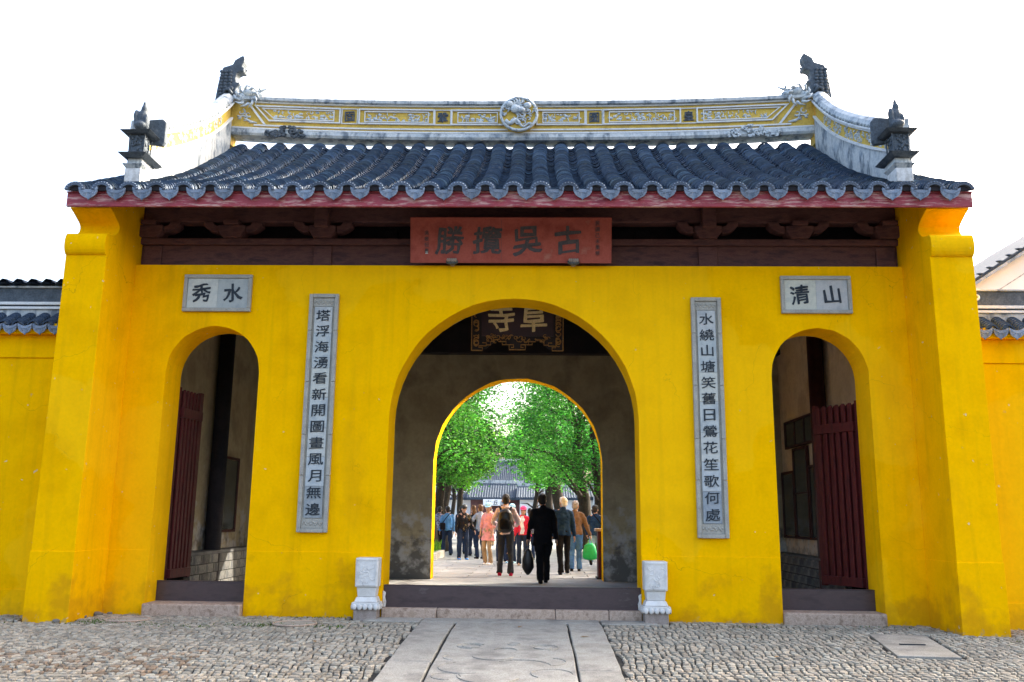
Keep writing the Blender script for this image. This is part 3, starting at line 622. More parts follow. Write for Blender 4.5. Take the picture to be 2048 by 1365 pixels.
# panel frames; positions read off the ridge from left to right
def relief(q, x0, x1, z0, z1, n, y=2.868, seed=0, sc=1., slant=0):
    rr = random.Random(seed)
    for _ in range(n):
        cx = rr.uniform(x0, x1); cz = z0+(z1-z0)*rr.random()**1.3; k = rr.random(); s = sc*rr.uniform(.7, 1.3)
        if slant and ((slant < 0 and cx < x0+(cz-z0)*-1+ (z1-z0)) and False): continue
        if k < .45: q.ell((cx, y, cz), (.035*s, .018*s, .022*s), 7, 5)
        elif k < .75:
            a = rr.uniform(0, 6.28); b = rr.choice((-1, 1))*rr.uniform(2.5, 4.5); r0 = .035*s
            q.tube([(cx+r0*(1-i*.09)*cos(a+b*i/7), y, cz+r0*(1-i*.09)*sin(a+b*i/7)) for i in range(8)], [.010*s]*8, 5, (0, 1, 0))
        else:
            h = rr.uniform(.04, .09)*s
            q.tube([(cx, y, cz-h/2), (cx+rr.uniform(-.02, .02), y-.006, cz), (cx+rr.uniform(-.02, .02), y, cz+h/2)], [.011*s, .009*s, .008*s], 5, (0, 1, 0))
def panel(poly, x0, x1, n, seed):
    q = MB(); q.loop(poly, .024, 2.832, 2.869); cxm = sum(p[0] for p in poly)/len(poly); czm = 8.63
    inner = [(cxm+(p[0]-cxm)*(1-.105/abs(x1-x0)*2)+0, czm+(p[1]-czm)*.70) for p in poly]
    q.loop(inner, .016, 2.842, 2.869); q.lift(lift); o = q.build('ridge_panel', MOULD, RIDGE)
    r_ = MB(); relief(r_, x0+.08, x1-.08, 8.56, 8.70, n, seed=seed); r_.lift(lift); r_.build('relief', RELIEF, o, smooth=True, kind='stuff')
zt, zb = 8.785, 8.475
panel([(-5.02, zt), (-4.72, zb), (-3.37, zb), (-3.37, zt)], -4.72, -3.4, 55, 1)
panel([(-3.03, zt), (-3.03, zb), (-1.60, zb), (-1.60, zt)], -3.0, -1.63, 55, 2)
panel([(-1.29, zt), (-1.29, zb), (-.30, zb), (-.30, zt)], -1.27, -.38, 40, 3)
panel([(.30, zt), (.30, zb), (1.22, zb), (1.22, zt)], .36, 1.2, 40, 4)
panel([(1.54, zt), (1.54, zb), (2.98, zb), (2.98, zt)], 1.57, 2.95, 55, 5)
panel([(3.27, zt), (3.27, zb), (4.66, zb), (4.98, zt)], 3.3, 4.62, 55, 6)
for (x, c) in ((-3.2, '固'), (-1.445, '鞏'), (1.38, '圖'), (3.125, '皇')):
    glyph(c, .19, (x, 2.862, 8.63+LF(x)), RIDGE, DARKR, .012, .02)
    q = MB(); q.loop([(x-.155, zt), (x-.155, zb), (x+.155, zb), (x+.155, zt)], .016, 2.845, 2.869); q.lift(lift); q.build('character_panel', MOULD, RIDGE)
for s in (-1, 1):     # slanting end mouldings
    q = MB(); p = [(s*5.16, 8.83), (s*4.82, 8.405), (s*4.77, 8.405), (s*5.11, 8.83)]; q.prism(p, 2.836, 2.869, 'y'); q.lift(lift); q.build('slant_moulding', MOULD, RIDGE)
    q = MB(); rr = random.Random(40+s)      # scrolling vine in the corner field
    for (a0, r0, cx, cz) in ((0, .10, 5.20, 8.50), (2, .08, 5.26, 8.64), (4, .07, 5.12, 8.60), (1, .05, 5.30, 8.52)):
        q.tube([(s*(cx+r0*(1-i*.07)*cos(a0+.5*i)), 2.862, cz+r0*(1-i*.07)*sin(a0+.5*i)*.8) for i in range(11)], [.02-.0013*i for i in range(11)], 6, (0, 1, 0))
    q.tube([(s*4.95, 2.862, 8.44), (s*5.08, 2.855, 8.45), (s*5.2, 2.86, 8.52)], [.01, .03, .012], 6, (0, 1, 0)); q.lift(lift); q.build('vine_relief', RELIEF, RIDGE, smooth=True)
    q = MB()                                 # dragon head crouching on the ridge end
    q.ell((s*5.13, 2.88, 9.02), (.15, .14, .10), 10, 7); q.ell((s*4.96, 2.86, 8.99), (.12, .09, .06), 9, 6); q.ell((s*5.27, 2.88, 8.93), (.11, .12, .13), 9, 6)
    for i in range(10): a = i*.63; q.tube([(s*(5.15+.15*cos(a)), 2.78, 8.92+.14*sin(a)), (s*(5.15+.2*cos(a+.3)), 2.74, 8.92+.2*sin(a+.3)), (s*(5.15+.25*cos(a+.75)), 2.77, 8.91+.22*sin(a+.75))], [.03, .022, .006], 6, (0, 1, 0))
    q.tube([(s*5.0, 2.84, 9.05), (s*4.88, 2.82, 9.07), (s*4.75, 2.82, 9.13)], [.035, .028, .01], 6, (0, 1, 0)); q.ell((s*4.92, 2.80, 9.10), (.03, .03, .03), 6, 5); q.ell((s*5.05, 2.76, 9.08), (.035, .03, .03), 6, 5)
    q.lift(lift); q.build('dragon_head', RELIEF, RIDGE, smooth=True)
    q = MB(); rr = random.Random(8+s)        # cloud and beast relief low on the plaster base
    x0, x1 = (3.75, 4.75) if s > 0 else (-4.75, -3.95)
    for _ in range(42):
        cx = rr.uniform(x0, x1); e = 1-abs((cx-(x0+x1)/2)/((x1-x0)/2)); cz = 8.17+rr.uniform(0, .16)*(.4+e); a = rr.uniform(0, 6.28)
        q.tube([(cx+.05*cos(a+i*.6)*(1-i*.1), 2.80, cz+.04*sin(a+i*.6)*(1-i*.1)) for i in range(7)], [.018]*7, 5, (0, 1, 0)); q.ell((cx, 2.81, cz), (.04, .03, .03), 6, 4)
    q.lift(lift); q.build('cloud_relief', DARKR if s < 0 else RELIEF, RIDGE, smooth=True)
    # ridge end block
    q = MB(); q.prism([(s*5.42, 8.12), (s*5.42, 9.06), (s*5.72, 9.10), (s*5.72, 8.12)], 2.86, 3.14, 'y'); q.build('ridge_end', RIDGEY, RIDGE, bev=.01)
# central medallion
q = MB(); q.tube([(-.02, 2.74, 8.645), (-.02, 2.87, 8.645)], [.33, .34], 36); MED = q.build('medallion', RIDGEY, RIDGE, bev=.01)
q = MB(); rr = random.Random(77)
q.tube([(-.02+.335*cos(a*pi/18), 2.735, 8.645+.32*sin(a*pi/18)) for a in range(37)], .028, 6, (0, 1, 0))
q.tube([(-.26+.03*i, 2.715, 8.50-.05*sin(i*.75)-.008*i+.02) for i in range(17)], [.03+.012*sin(i*.4) for i in range(17)], 8, (0, 1, 0))
q.ell((-.08, 2.70, 8.73), (.10, .07, .085), 10, 7); q.ell((.03, 2.68, 8.70), (.075, .06, .05), 9, 6); q.ell((.14, 2.70, 8.80), (.07, .05, .06), 9, 6); q.ell((-.2, 2.70, 8.83), (.08, .05, .06), 9, 6)
for _ in range(46):
    a = rr.uniform(0, 6.28); r0 = .3*math.sqrt(rr.random()); cx = -.02+r0*cos(a); cz = 8.70+r0*sin(a)*.85; b = rr.uniform(0, 6.28); d = rr.choice((-1, 1)); k = .03+.03*rr.random()
    if (cz < 8.6 and rr.random() < .5) or (cx+.02)**2+(cz-8.645)**2 > .1: continue
    q.tube([(cx+k*cos(b+d*i*.6)*(1-i*.08), 2.715-.01*(i % 2), cz+k*sin(b+d*i*.6)*(1-i*.08)) for i in range(8)], [.014]*8, 5, (0, 1, 0))
for i in range(9): a = -.4+i*.45; q.tube([(-.08, 2.70, 8.80), (-.08+.13*cos(a), 2.69, 8.80+.10*sin(a)), (-.08+.19*cos(a+.3), 2.70, 8.80+.15*sin(a+.3))], [.022, .016, .004], 5, (0, 1, 0))
q.build('dragon_relief', RELIEF, MED, smooth=True)

# ------------------------------------------------------------ GABLE (SIDE) RIDGES
for s in (-1, 1):
    ysd = [-.40+.16*i for i in range(21)]
    def fl(y): return .12*max(0, (y-1.6)/1.2)**2
    def sr(a0, a1, h0, h1, ys=ysd, bulge=0):
        q = MB(); p = [(a0, h0), (a0-bulge, (h0+h1)/2), (a0, h1), (a1, h1), (a1, h0)] if bulge else [(a0, h0), (a0, h1), (a1, h1), (a1, h0)]
        return q.sweep([(s*a, b) for a, b in p], ys, lambda y, a, b: (a, y, rz(y)+b+(fl(y) if b > .3 else 0)))
    SR = sr(5.44, 5.66, .46, .70).build('side_ridge', RIDGEY, G)
    sr(5.41, 5.69, -.12, .42, bulge=.01).build('plaster_base', PLAST, SR)
    sr(5.385, 5.70, .422, .46).build('moulding', MOULD, SR); sr(5.40, 5.69, .70, .735).build('moulding', MOULD, SR); sr(5.375, 5.71, .74, .765).build('moulding', MOULD, SR)
    q = MB(); q.sweep([(s*a, b) for a, b in ((5.42, .767), (5.40, .82), (5.43, .89), (5.50, .94), (5.60, .94), (5.67, .89), (5.70, .82), (5.68, .767))], ysd, lambda y, a, b: (a, y, rz(y)+b+fl(y))); q.build('ridge_cap', PLAST, SR)
    q = MB(); yy = -.36; k = 0
    while yy < 2.75:                          # scale tiles on the cap
        for j in range(4):
            t = (j+.5*(k % 2))/4.; a = 5.405+.09*t*1.2; h = .80+.12*t
            q.ell((s*a, yy, rz(yy)+h+fl(yy)), (.022, .034, .028), 6, 4)
        yy += .062; k += 1
    q.build('scale_relief', PLAST, SR, smooth=True, kind='stuff')
    q = MB(); rr = random.Random(60+s)
    for c in range(6):
        y0 = -.1+c*.46
        for _ in range(24):
            y = y0+rr.uniform(-.17, .17); h = .58+rr.uniform(-.09, .09); b = rr.uniform(0, 6.28)
            q.tube([(s*5.437, y+.03*cos(b+i*.7), rz(y)+h+fl(y)*1+.03*sin(b+i*.7)) for i in range(5)], [.011]*5, 5, (1, 0, 0))
    q.build('relief', RELIEF, SR, smooth=True, kind='stuff')
    q = MB(); q.box(min(s*5.42, s*5.68), max(s*5.42, s*5.68), -.43, -.402, rz(-.4)-.1, rz(-.4)+.93); q.build('end_slab', PLAST, SR, bev=.01)
    # finial group at the foot of the side ridge
    F = put('roof_figure', None, G, (s*5.36, -.74, rz(-.74)-.05), scale=(.86, .86, 1), label='seated dark figure with a shield on a pedestal at the %s roof corner' % ('right' if s > 0 else 'left'))
    def fb(n, m, x, y0, y1, z0, z1, tap=0, bev=.008):
        q = MB(); q.add([(sx*(x+ (tap if zz else 0)), (y1 if sy > 0 else y0)+sy*(tap if zz else 0), z1 if zz else z0) for zz in (0, 1) for sy in (-1, 1) for sx in (-1, 1)], [(0, 2, 3, 1), (4, 5, 7, 6), (0, 1, 5, 4), (2, 6, 7, 3), (0, 4, 6, 2), (1, 3, 7, 5)]); return q.build(n, m, F, bev=bev)
    fb('foot_block', MARB, .13, -.16, .2, 0, .20); fb('foot_moulding', PLAST, .12, -.16, .2, .20, .26, .05)
    fb('neck', PLAST, .12, -.12, .3, .27, .36); fb('tray', DARKR, .17, -.20, .34, .36, .41, .07)
    fb('shaft', DARKR, .115, -.10, .12, .412, .73); fb('canopy', DARKR, .20, -.17, .25, .732, .765, .06)
    for i in range(4): a = i*1.57+.78; q = MB(); q.tube([(.17*cos(a), .17*sin(a)+.02, .41), (.18*cos(a), .18*sin(a)+.02, .735)], .014, 6); q.build('corner_post', DARKR, F)
    q = MB(); rr = random.Random(90+s)
    for _ in range(26): q.ell((rr.uniform(-.09, .09), -.105, rr.uniform(.44, .71)), (.025, .02, .025), 6, 4)
    for _ in range(14): q.ell((-s*.118, rr.uniform(-.08, .1), rr.uniform(.44, .71)), (.02, .025, .025), 6, 4)
    q.build('shaft_relief', DARKR, F, smooth=True, kind='stuff')
    q = MB(); q.prism([(-s*.02, .70), (-s*.30, .66), (-s*.33, .72), (-s*.33, 1.02), (-s*.28, 1.08), (-s*.04, 1.07), (0, 1.0)], .17, .26, 'y'); q.build('shield', DARKR, F, bev=.02)
    q = MB(); q.ell((0, 0, .86), (.13, .12, .09)); q.ell((0, 0, .96), (.13, .10, .12)); q.ell((.02, 0, 1.08), (.07, .07, .075)); q.ell((.01, 0, 1.155), (.035, .035, .05)); q.ell((-.11, -.05, .98), (.05, .06, .09)); q.ell((-.10, -.04, .90), (.05, .07, .10)); q.ell((.10, -.04, .90), (.05, .07, .10)); q.ell((0, -.10, .84), (.12, .07, .05))
    q.lift(lambda v: (v[0]*.85, v[1]+.02, .76+(v[2]-.78)*1.1+.06))
    remesh(q, .016, (lambda FF: lambda me: (me.materials.clear(), me.materials.append(DARKR), put('seated_figure', me, FF)))(F), 2)
    # dragon-fish finial on the ridge end
    D = put('ridge_dragon', None, G, (s*5.53, 2.98, 9.0), scale=(1.22, 1.2, 1.3), label='upright dragon fish finial on the %s end of the main ridge' % ('right' if s > 0 else 'left'))
    out = [(-.22, .0), (-.19, .27), (-.16, .44), (-.13, .535), (.02, .58), (.05, .65), (.13, .70), (.175, .725), (.205, .69), (.20, .62), (.165, .545), (.21, .525), (.205, .46), (.15, .465), (.10, .44), (.085, .36), (.10, .29), (.15, .30), (.155, .26), (.11, .22), (.10, .15), (.13, .08), (.10, .0)]
    q = MB(); q.prism([(-s*a if s > 0 else a, b) for a, b in out], -.09, .09, 'y')
    q.build('body', DARKR, D, bev=.025)
    q = MB(); rr = random.Random(5+s); sg = -s if s > 0 else 1
    for i in range(9):
        for j in range(3):
            q.ell((sg*(-.14+.07*j+.01*(i % 2)), -.095, .06+i*.05), (.034, .02, .028), 6, 4); q.ell((sg*(-.14+.07*j), .095, .06+i*.05), (.034, .02, .028), 6, 4)
    q.tube([(sg*.05, -.1, .1), (sg*.0, -.12, .17), (sg*-.07, -.11, .15), (sg*-.06, -.11, .08)], [.03, .03, .025, .01], 6, (0, 1, 0)); q.ell((sg*.03, -.10, .19), (.04, .03, .04), 8, 6)
    q.tube([(sg*.14, 0, .50), (sg*.19, 0, .50), (sg*.235, 0, .53)], [.03, .025, .008], 6, (0, 1, 0)); q.build('scales', DARKR, D, smooth=True, kind='stuff')

# ============================================================ SIGNS AND STONES ON THE FRONT
def rectframe(q, x0, x1, z0, z1, w, y0, y1):
    for (a, b, c, d) in ((x0, x1, z1-w, z1), (x0, x1, z0, z0+w), (x0, x0+w, z0+w, z1-w), (x1-w, x1, z0+w, z1-w)): yield (a, b, c, d)
def couplet(cx, x_half, z0, z1, text, label, dark):
    t = thing('couplet_tablet', label, 'stone tablet', (cx, 0, z0), group='long stone couplet tablets')
    w = x_half; H = z1-z0; q = MB(); q.box(-w+.02, w-.02, -.022, -.001, .02, H-.02); q.build('backing', TABF, t)
    fw = .055
    for sx in (-1, 1):
        zz = [0, .78, 1.35, 2.1, 2.85, H]
        for i in range(5):
            q = MB(); a, b = sorted((sx*w, sx*(w-fw))); q.box(a, b, -.062, -.002, zz[i]+.002, zz[i+1]-.002); q.build('frame_piece', TABF, t, bev=.008)
    for (c, d) in ((0, fw), (H-fw, H)): q = MB(); q.box(-w+fw+.001, w-fw-.001, -.061, -.002, c, d); q.build('frame_piece', TABF, t, bev=.008)
    # carved end panels, face slabs
    zs = [fw+.005, .185]; 
    for (a, b) in ((fw+.004, .19), (H-.185, H-fw-.004)):
        q = MB(); q.box(-w+fw+.004, w-fw-.004, -.035, -.022, a, b); o = q.build('end_panel', TABF, t)
        q = MB(); rr = random.Random(int(a*100)); 
        for i in range(16): x = -w+fw+.03+(2*w-2*fw-.06)*i/15; q.ell((x, -.036, (a+b)/2+.02*sin(i*1.7)), (.014, .008, .018), 6, 4)
        q.build('carved_band', TABF, o, smooth=True)
    n = 7; top = H-.19; bot = .195
    cuts = [0, .13, .30, .44, .585, .72, .855, 1]
    tints = [(1, 1, 1), (.9, .95, .97), (1.06, 1.05, .98), (.95, .99, 1), (1.03, 1.03, 1), (.92, .97, 1.02), dark]
    for i in range(7):
        q = MB(); q.ct = tints[i]; za = top-(top-bot)*cuts[i+1]+.002; zb_ = top-(top-bot)*cuts[i]-.002
        q.box(-w+fw+.03, w-fw-.03, -.042, -.022, za, zb_); q.build('slab', TABS, t, bev=.003)
    step = (top-bot-.02)/len(text)
    for i, ch in enumerate(text):
        glyph(ch, .162, (0, -.046, top-.015-step*(i+.5)), t, INK, .004, .012, wob=.013, aspect=1.22)
couplet(-2.757, .214, 1.09, 4.483, '塔浮海湧看新開圖畫風月無邊', 'tall narrow stone couplet on the yellow wall left of the big arch', (.62, .66, .70))
couplet(2.755, .214, 1.074, 4.452, '水繞山塘笑舊日鶯花笙歌何處', 'tall narrow stone couplet on the yellow wall right of the big arch', (.60, .66, .74))
def plaque(cx, z0, z1, chars, label, tl, tr):
    t = thing('arch_plaque', label, 'stone plaque', (cx, 0, z0)); w = .503; H = z1-z0
    for (a, b, c, d) in rectframe(None, -w, w, 0, H, .055, 0, 0): q = MB(); q.box(a+.001, b-.001, -.055, -.001, c, d); q.build('frame_piece', TABF, t, bev=.01)
    q = MB(); q.ct = tl; q.box(-w+.058, -.001, -.032, -.001, .058, H-.058); q.build('slab', TABS, t)
    q = MB(); q.ct = tr; q.box(.001, w-.058, -.032, -.001, .058, H-.058); q.build('slab', TABS, t)
    for x, ch in ((-.235, chars[0]), (.225, chars[1])): glyph(ch, .265, (x, -.036, H/2), t, INK, .004, .03, wob=.02, tw=R(4))
plaque(-4.336, 4.218, 4.772, '秀水', 'grey stone plaque with two characters above the left small arch', (1.12, 1.12, 1.05), (.82, .86, .86))
plaque(4.335, 4.225, 4.777, '清山', 'pale stone plaque with two characters above the right small arch', (1.15, 1.12, .98), (.98, .96, .96))
# red name board under the eave, tilted forward
tilt = math.atan2(.15, .63)
SB = thing('name_board', 'brick red wooden name board with four dark characters under the eave', 'signboard', (-.05, -.10, 4.942)); SB.rotation_euler = (tilt, 0, 0)
q = MB(); q.box(-1.455, 1.455, -.02, .02, 0, .655); bd = q.build('board', SIGNR, SB, bev=.006)
for (a, b, c, d) in rectframe(None, -1.455, 1.455, 0, .655, .018, 0, 0): q = MB(); q.box(a, b, -.028, -.0205, c, d); q.build('edge_strip', SIGNR, SB)
q = MB(); q.box(-.137, -.133, -.0225, -.0202, .02, .63); q.build('board_joint', SIGNC, SB)
for x, ch in ((-.88, '勝'), (-.34, '攬'), (.235, '吳'), (.83, '古')): glyph(ch, .385, (x, -.023, .325), SB, SIGNC, .003, .038, wob=.026, tw=R(-3 if x < 0 else 4))
for k, ch in enumerate('民國己未重修'): glyph(ch, .062, (1.255, -.023, .57-k*.085), SB, SIGNC, .002, .01)
for k, ch in enumerate('吳敬恒書'): glyph(ch, .062, (-1.22, -.023, .43-k*.085), SB, SIGNC, .002, .01)
q = MB(); q.box(-1.24, -1.20, -.0235, -.0205, .13, .17); q.build('seal', TABS, SB)
for x in (-.90, .86):
    o = thing('board_bracket', 'small carved dark bracket holding the red board, %s of the two' % ('left' if x < 0 else 'right'), 'bracket', (x, -.12, 4.93), group='brackets under the red board')
    q = MB(); q.ell((0, 0, .02), (.095, .06, .045), 10, 6); q.build('cup', DARKR, o, smooth=True)
    q = MB(); [q.ell((.028*(i-2), -.055, .035), (.02, .015, .028), 6, 4) for i in range(5)]; q.box(-.03, .03, -.01, .118, -.012, .02); q.build('petals', STONEB, o)
# gilded temple board inside the arch
TB = thing('temple_board', 'dark lacquered board with gold characters and carved gilt edge hanging inside the arch', 'signboard', (.02, 1.52, 3.93)); TB.rotation_euler = (R(9), 0, 0)
q = MB(); q.box(-.58, .58, -.02, .03, .26, 1.75); q.build('board', LACQ, TB)
for s in (-1, 1):
    q = MB(); a, b = sorted((s*.58, s*.74)); q.box(a, b, -.02, .03, .04, 1.85); o = q.build('side_frame', BLACKW, TB, bev=.01)
    q = MB(); rr = random.Random(3+s)
    for i in range(60): z = .1+1.6*rr.random(); a = rr.uniform(0, 6); q.tube([(s*.66+.04*cos(a+k*.7), -.03, z+.04*sin(a+k*.7)) for k in range(6)], [.008]*6, 4, (0, 1, 0))
    q.tube([(s*.735, -.03, .04), (s*.735, -.03, 1.7)], .008, 5); q.build('carving', GOLDD, o)
q = MB(); q.prism([(-.58, .255), (-.58, .05), (-.50, .05), (-.44, .12), (-.3, .2), (-.2, .18), (-.13, .06), (.13, .06), (.2, .18), (.3, .2), (.44, .12), (.50, .05), (.58, .05), (.58, .255)], -.018, .028, 'y'); o = q.build('apron', BLACKW, TB)
q = MB()
key = [(-.73, .025), (-.56, .025), (-.56, .075), (-.62, .075), (-.62, .10), (-.5, .10), (-.5, .15), (-.56, .15)]
key2 = [(-.5, .115), (-.43, .115), (-.43, .17), (-.36, .17)]
mid = [(-.3, .17), (-.18, .17), (-.18, .12), (-.24, .12), (-.24, .15)]; mid2 = [(-.18, .12), (-.13, .12), (-.13, .04), (.13, .04)]
for k in (key, key2, mid, mid2, [(-.13, .12), (-.06, .12), (-.06, .075), (-.1, .075)], [(-.735, .02), (-.735, .2)], [(-.40, .19), (-.28, .21)]):
    for sg in (-1, 1): q.tube([(sg*a, -.03, b) for a, b in k], .009, 4, (0, 1, 0))
rr = random.Random(12)
for i in range(46): x = rr.uniform(-.5, .5); z = .2+rr.uniform(-.03, .07); a = rr.uniform(0, 6); q.tube([(x+.03*cos(a+k*.8), -.028, z+.025*sin(a+k*.8)) for k in range(5)], [.006]*5, 4, (0, 1, 0))
q.build('key_pattern', GOLDD, o)
for (x, z, ch) in ((.26, .55, '阜'), (-.26, .55, '寺'), (.26, 1.15, '虎'), (-.26, 1.15, '禪')): glyph(ch, .42, (x, -.024, z-.0), TB, GOLD, .004, .034, wob=.02)
# white stone pedestals flanking the arch
for s in (-1, 1):
    x = -1.928 if s < 0 else 1.935
    t = thing('gate_pedestal', 'white carved stone block on a lotus base at the %s side of the big arch' % ('left' if s < 0 else 'right'), 'stone pedestal', (x, 0, -.03), group='white pedestals beside the big arch')
    def frus(n, w0, w1, d0, d1, z0, z1, m, bev=.008):
        q = MB(); q.add([(-w0, -d0, z0), (w0, -d0, z0), (w0, -.012, z0), (-w0, -.012, z0), (-w1, -d1, z1), (w1, -d1, z1), (w1, -.012, z1), (-w1, -.012, z1)], [(3, 2, 1, 0), (4, 5, 6, 7), (0, 1, 5, 4), (1, 2, 6, 5), (2, 3, 7, 6), (3, 0, 4, 7)]); return q.build(n, m, t, bev=bev)
    frus('foot', .157, .155, .27, .265, -.05, .155, STONEB)
    lo = frus('lotus_tier', .178, .182, .285, .29, .157, .222, MARB); frus('lotus_tier', .158, .130, .26, .23, .224, .29, MARB, .012)
    q = MB()
    for i in range(5):
        for (ax, ay) in (((-.144+.072*i), None), (None, (-.26+.055*i))):
            if ax is not None: q.ell((ax, -.287, .165), (.034, .016, .04), 8, 6)
            else: [q.ell((sx*.18, ay, .165), (.014, .027, .04), 8, 6) for sx in (-1, 1)]
    q.build('lotus_petals', MARB, lo, smooth=True)
    frus('waist', .118, .132, .215, .235, .292, .415, MARB); blk = frus('block', .152, .155, .262, .265, .417, .80, MARB, .016)
    q = MB(); q.loop([(-.13, .44), (.13, .44), (.13, .775), (-.13, .775)], .008, -.272, -.262); q.build('raised_border', MARB, blk)
    q = MB(); rr = random.Random(20+s)
    for i in range(12): cx = rr.uniform(-.09, .09); cz = rr.uniform(.49, .73); a = rr.uniform(0, 6); q.tube([(cx+.035*cos(a+k*.6), -.265, cz+.035*sin(a+k*.6)) for k in range(6)], [.005]*6, 4, (0, 1, 0))
    q.build('relief', MARB, blk)
# jamb stones just inside the arch beside the pedestals
for s in (-1, 1):
    x = -1.752 if s < 0 else 1.772
    o = thing('jamb_stone', 'weathered white jamb stone behind the %s pedestal' % ('left' if s < 0 else 'right'), 'stone', (x, .03, .106))
    q = MB(); q.prism([(0, 0), (-s*.04, 0), (-s*.045, .08), (-s*.03, .13), (-s*.04, .19), (0, .22)], 0, .06, 'y'); q.build('slab', MARB, o, bev=.01)

LEAFB = mat('dry_leaf', [(.22, .12, .05), (.34, .22, .10)], bump=0)
for (x, y, a, l) in ((.86, -1.62, .3, 'dry brown leaf on the right path slab near the gate'), (.12, -.95, 1.1, 'crumpled brown leaf in the middle of the first path slab'), (-2.1, -2.2, 2, 'small dry leaf on the cobbles left of the path'), (2.9, -2.6, 4, 'dry leaf on the cobbles right of the path'), (-4.1, -2.1, 5, 'curled leaf on the cobbles below the left doorway')):
    q = MB(); q.add([(0, 0, .004), (.035, .02, .014), (.09, 0, .008), (.12, 0, .012), (.035, -.024, .016)], [(0, 4, 2, 1), (2, 4, 3), (2, 3, 1)]); put('fallen_leaf', q.mesh('fallen_leaf', LEAFB), loc=(x, y, gz(y)+.013), rot=(0, 0, a), label=l, cat='leaf')
# ============================================================ WING WALLS
def wing(s, x0, x1, lab):
    yf = -.30
    t = thing('wing_wall', lab, 'wall', (s*6.2, yf, 0)); L = x1-x0
    def bx(n, m, y0, y1, z0, z1, bev=.006, xa=x0, xb=x1): q = MB(); a, b = sorted((s*(xa-6.2), s*(xb-6.2))); q.box(a, b, y0, y1, z0, z1); return q.build(n, m, t, bev=bev)
    bx('body', YEL, .022, .42, -.3, 3.47); bx('frieze', YEL, 0, .42, 3.472, 3.80); bx('eave_shelf', YEL, -.10, .50, 3.802, 3.87)
    bx('base_course', YEL, .008, .0215, -.3, .30, .003)
    rf = bx('coping_deck', BLACKW, -.12, .54, 3.872, 3.90)
    bx('ridge_base', PLAST, .12, .34, 3.98, 4.20); bx('ridge_line', MOULD, .09, .36, 4.202, 4.24); bx('ridge_line', INK, .11, .35, 4.24, 4.265); bx('ridge_line', MOULD, .09, .37, 4.266, 4.31)
    bx('ridge_body', DARKR, .13, .33, 4.312, 4.52); bx('ridge_line', PLAST, .10, .36, 4.522, 4.55)
    n = int(L/.21)
    ct = MB(); m = 7
    for i in range(7):      # one row of overlapping cover tiles down the coping
        y = -.16+i*.045; z = 3.90+i*.028
        a = [(.085*cos(pi*j/m), y, z+.075*sin(pi*j/m)+.012) for j in range(m+1)]; b = [(.082*cos(pi*j/m), y+.05, z+.028+.072*sin(pi*j/m)) for j in range(m+1)]; c = [(.075*cos(pi*j/m), y+.002, z+.066*sin(pi*j/m)-.002) for j in range(m+1)]
        ct.add(a+b, [(j, j+1, m+2+j, m+1+j) for j in range(m)]); ct.add(a+c, [(j, m+1+j, m+2+j, j+1) for j in range(m)])
    cme = ct.mesh('cover_tile_row', TILE, True)
    top = MB()
    for i in range(4):
        top.tube([(-.07+.012*i, .02+.0*i, 4.556+.016*i), (-.03+.012*i, .02, 4.585+.018*i), (.04+.012*i, .02, 4.585+.014*i), (.085+.012*i, .02, 4.56+.008*i)], [(.20, .009)]*4, 4, (0, 1, 0))
    tme = top.mesh('ridge_tile', TILE)
    for i in range(n):
        x = s*(x0-6.2+.16+i*.215)
        if abs(x) > L: break
        put('cover_tile_row', cme, rf, (x, 0, 0)); put('drip_tile', DT, rf, (x+.1075*s, -.165, 3.905), (R(10), 0, 0), scale=(.78, 1, .9))
        if s < 0: put('ridge_tile', tme, rf, (x, .20, 0))
    # scroll ornament next to the pier
    q = MB(); 
    for (cx, cz, r0, a0) in ((.22, 4.45, .06, 0), (.14, 4.38, .05, 2), (.32, 4.44, .05, 4), (.25, 4.36, .04, 1)):
        q.tube([(s*(cx+r0*(1-i*.08)*cos(a0+i*.6)), .12, cz+r0*(1-i*.08)*sin(a0+i*.6)) for i in range(10)], [.022-.0015*i for i in range(10)], 6, (0, 1, 0))
    q.build('scroll_ornament', MOULD, rf, smooth=True)
    q = MB(); q.prism([(s*-.02, 3.805), (s*.30, 3.875), (s*.30, 3.94), (s*.10, 3.93), (s*.02, 4.10), (s*-.02, 4.10)], -.13, -.101, 'y'); q.build('bargeboard_stub', YEL, rf)
wing(-1, 6.18, 14, 'yellow boundary wall with tiled coping left of the gate'); wing(1, 6.18, 14, 'yellow boundary wall with tiled coping right of the gate')

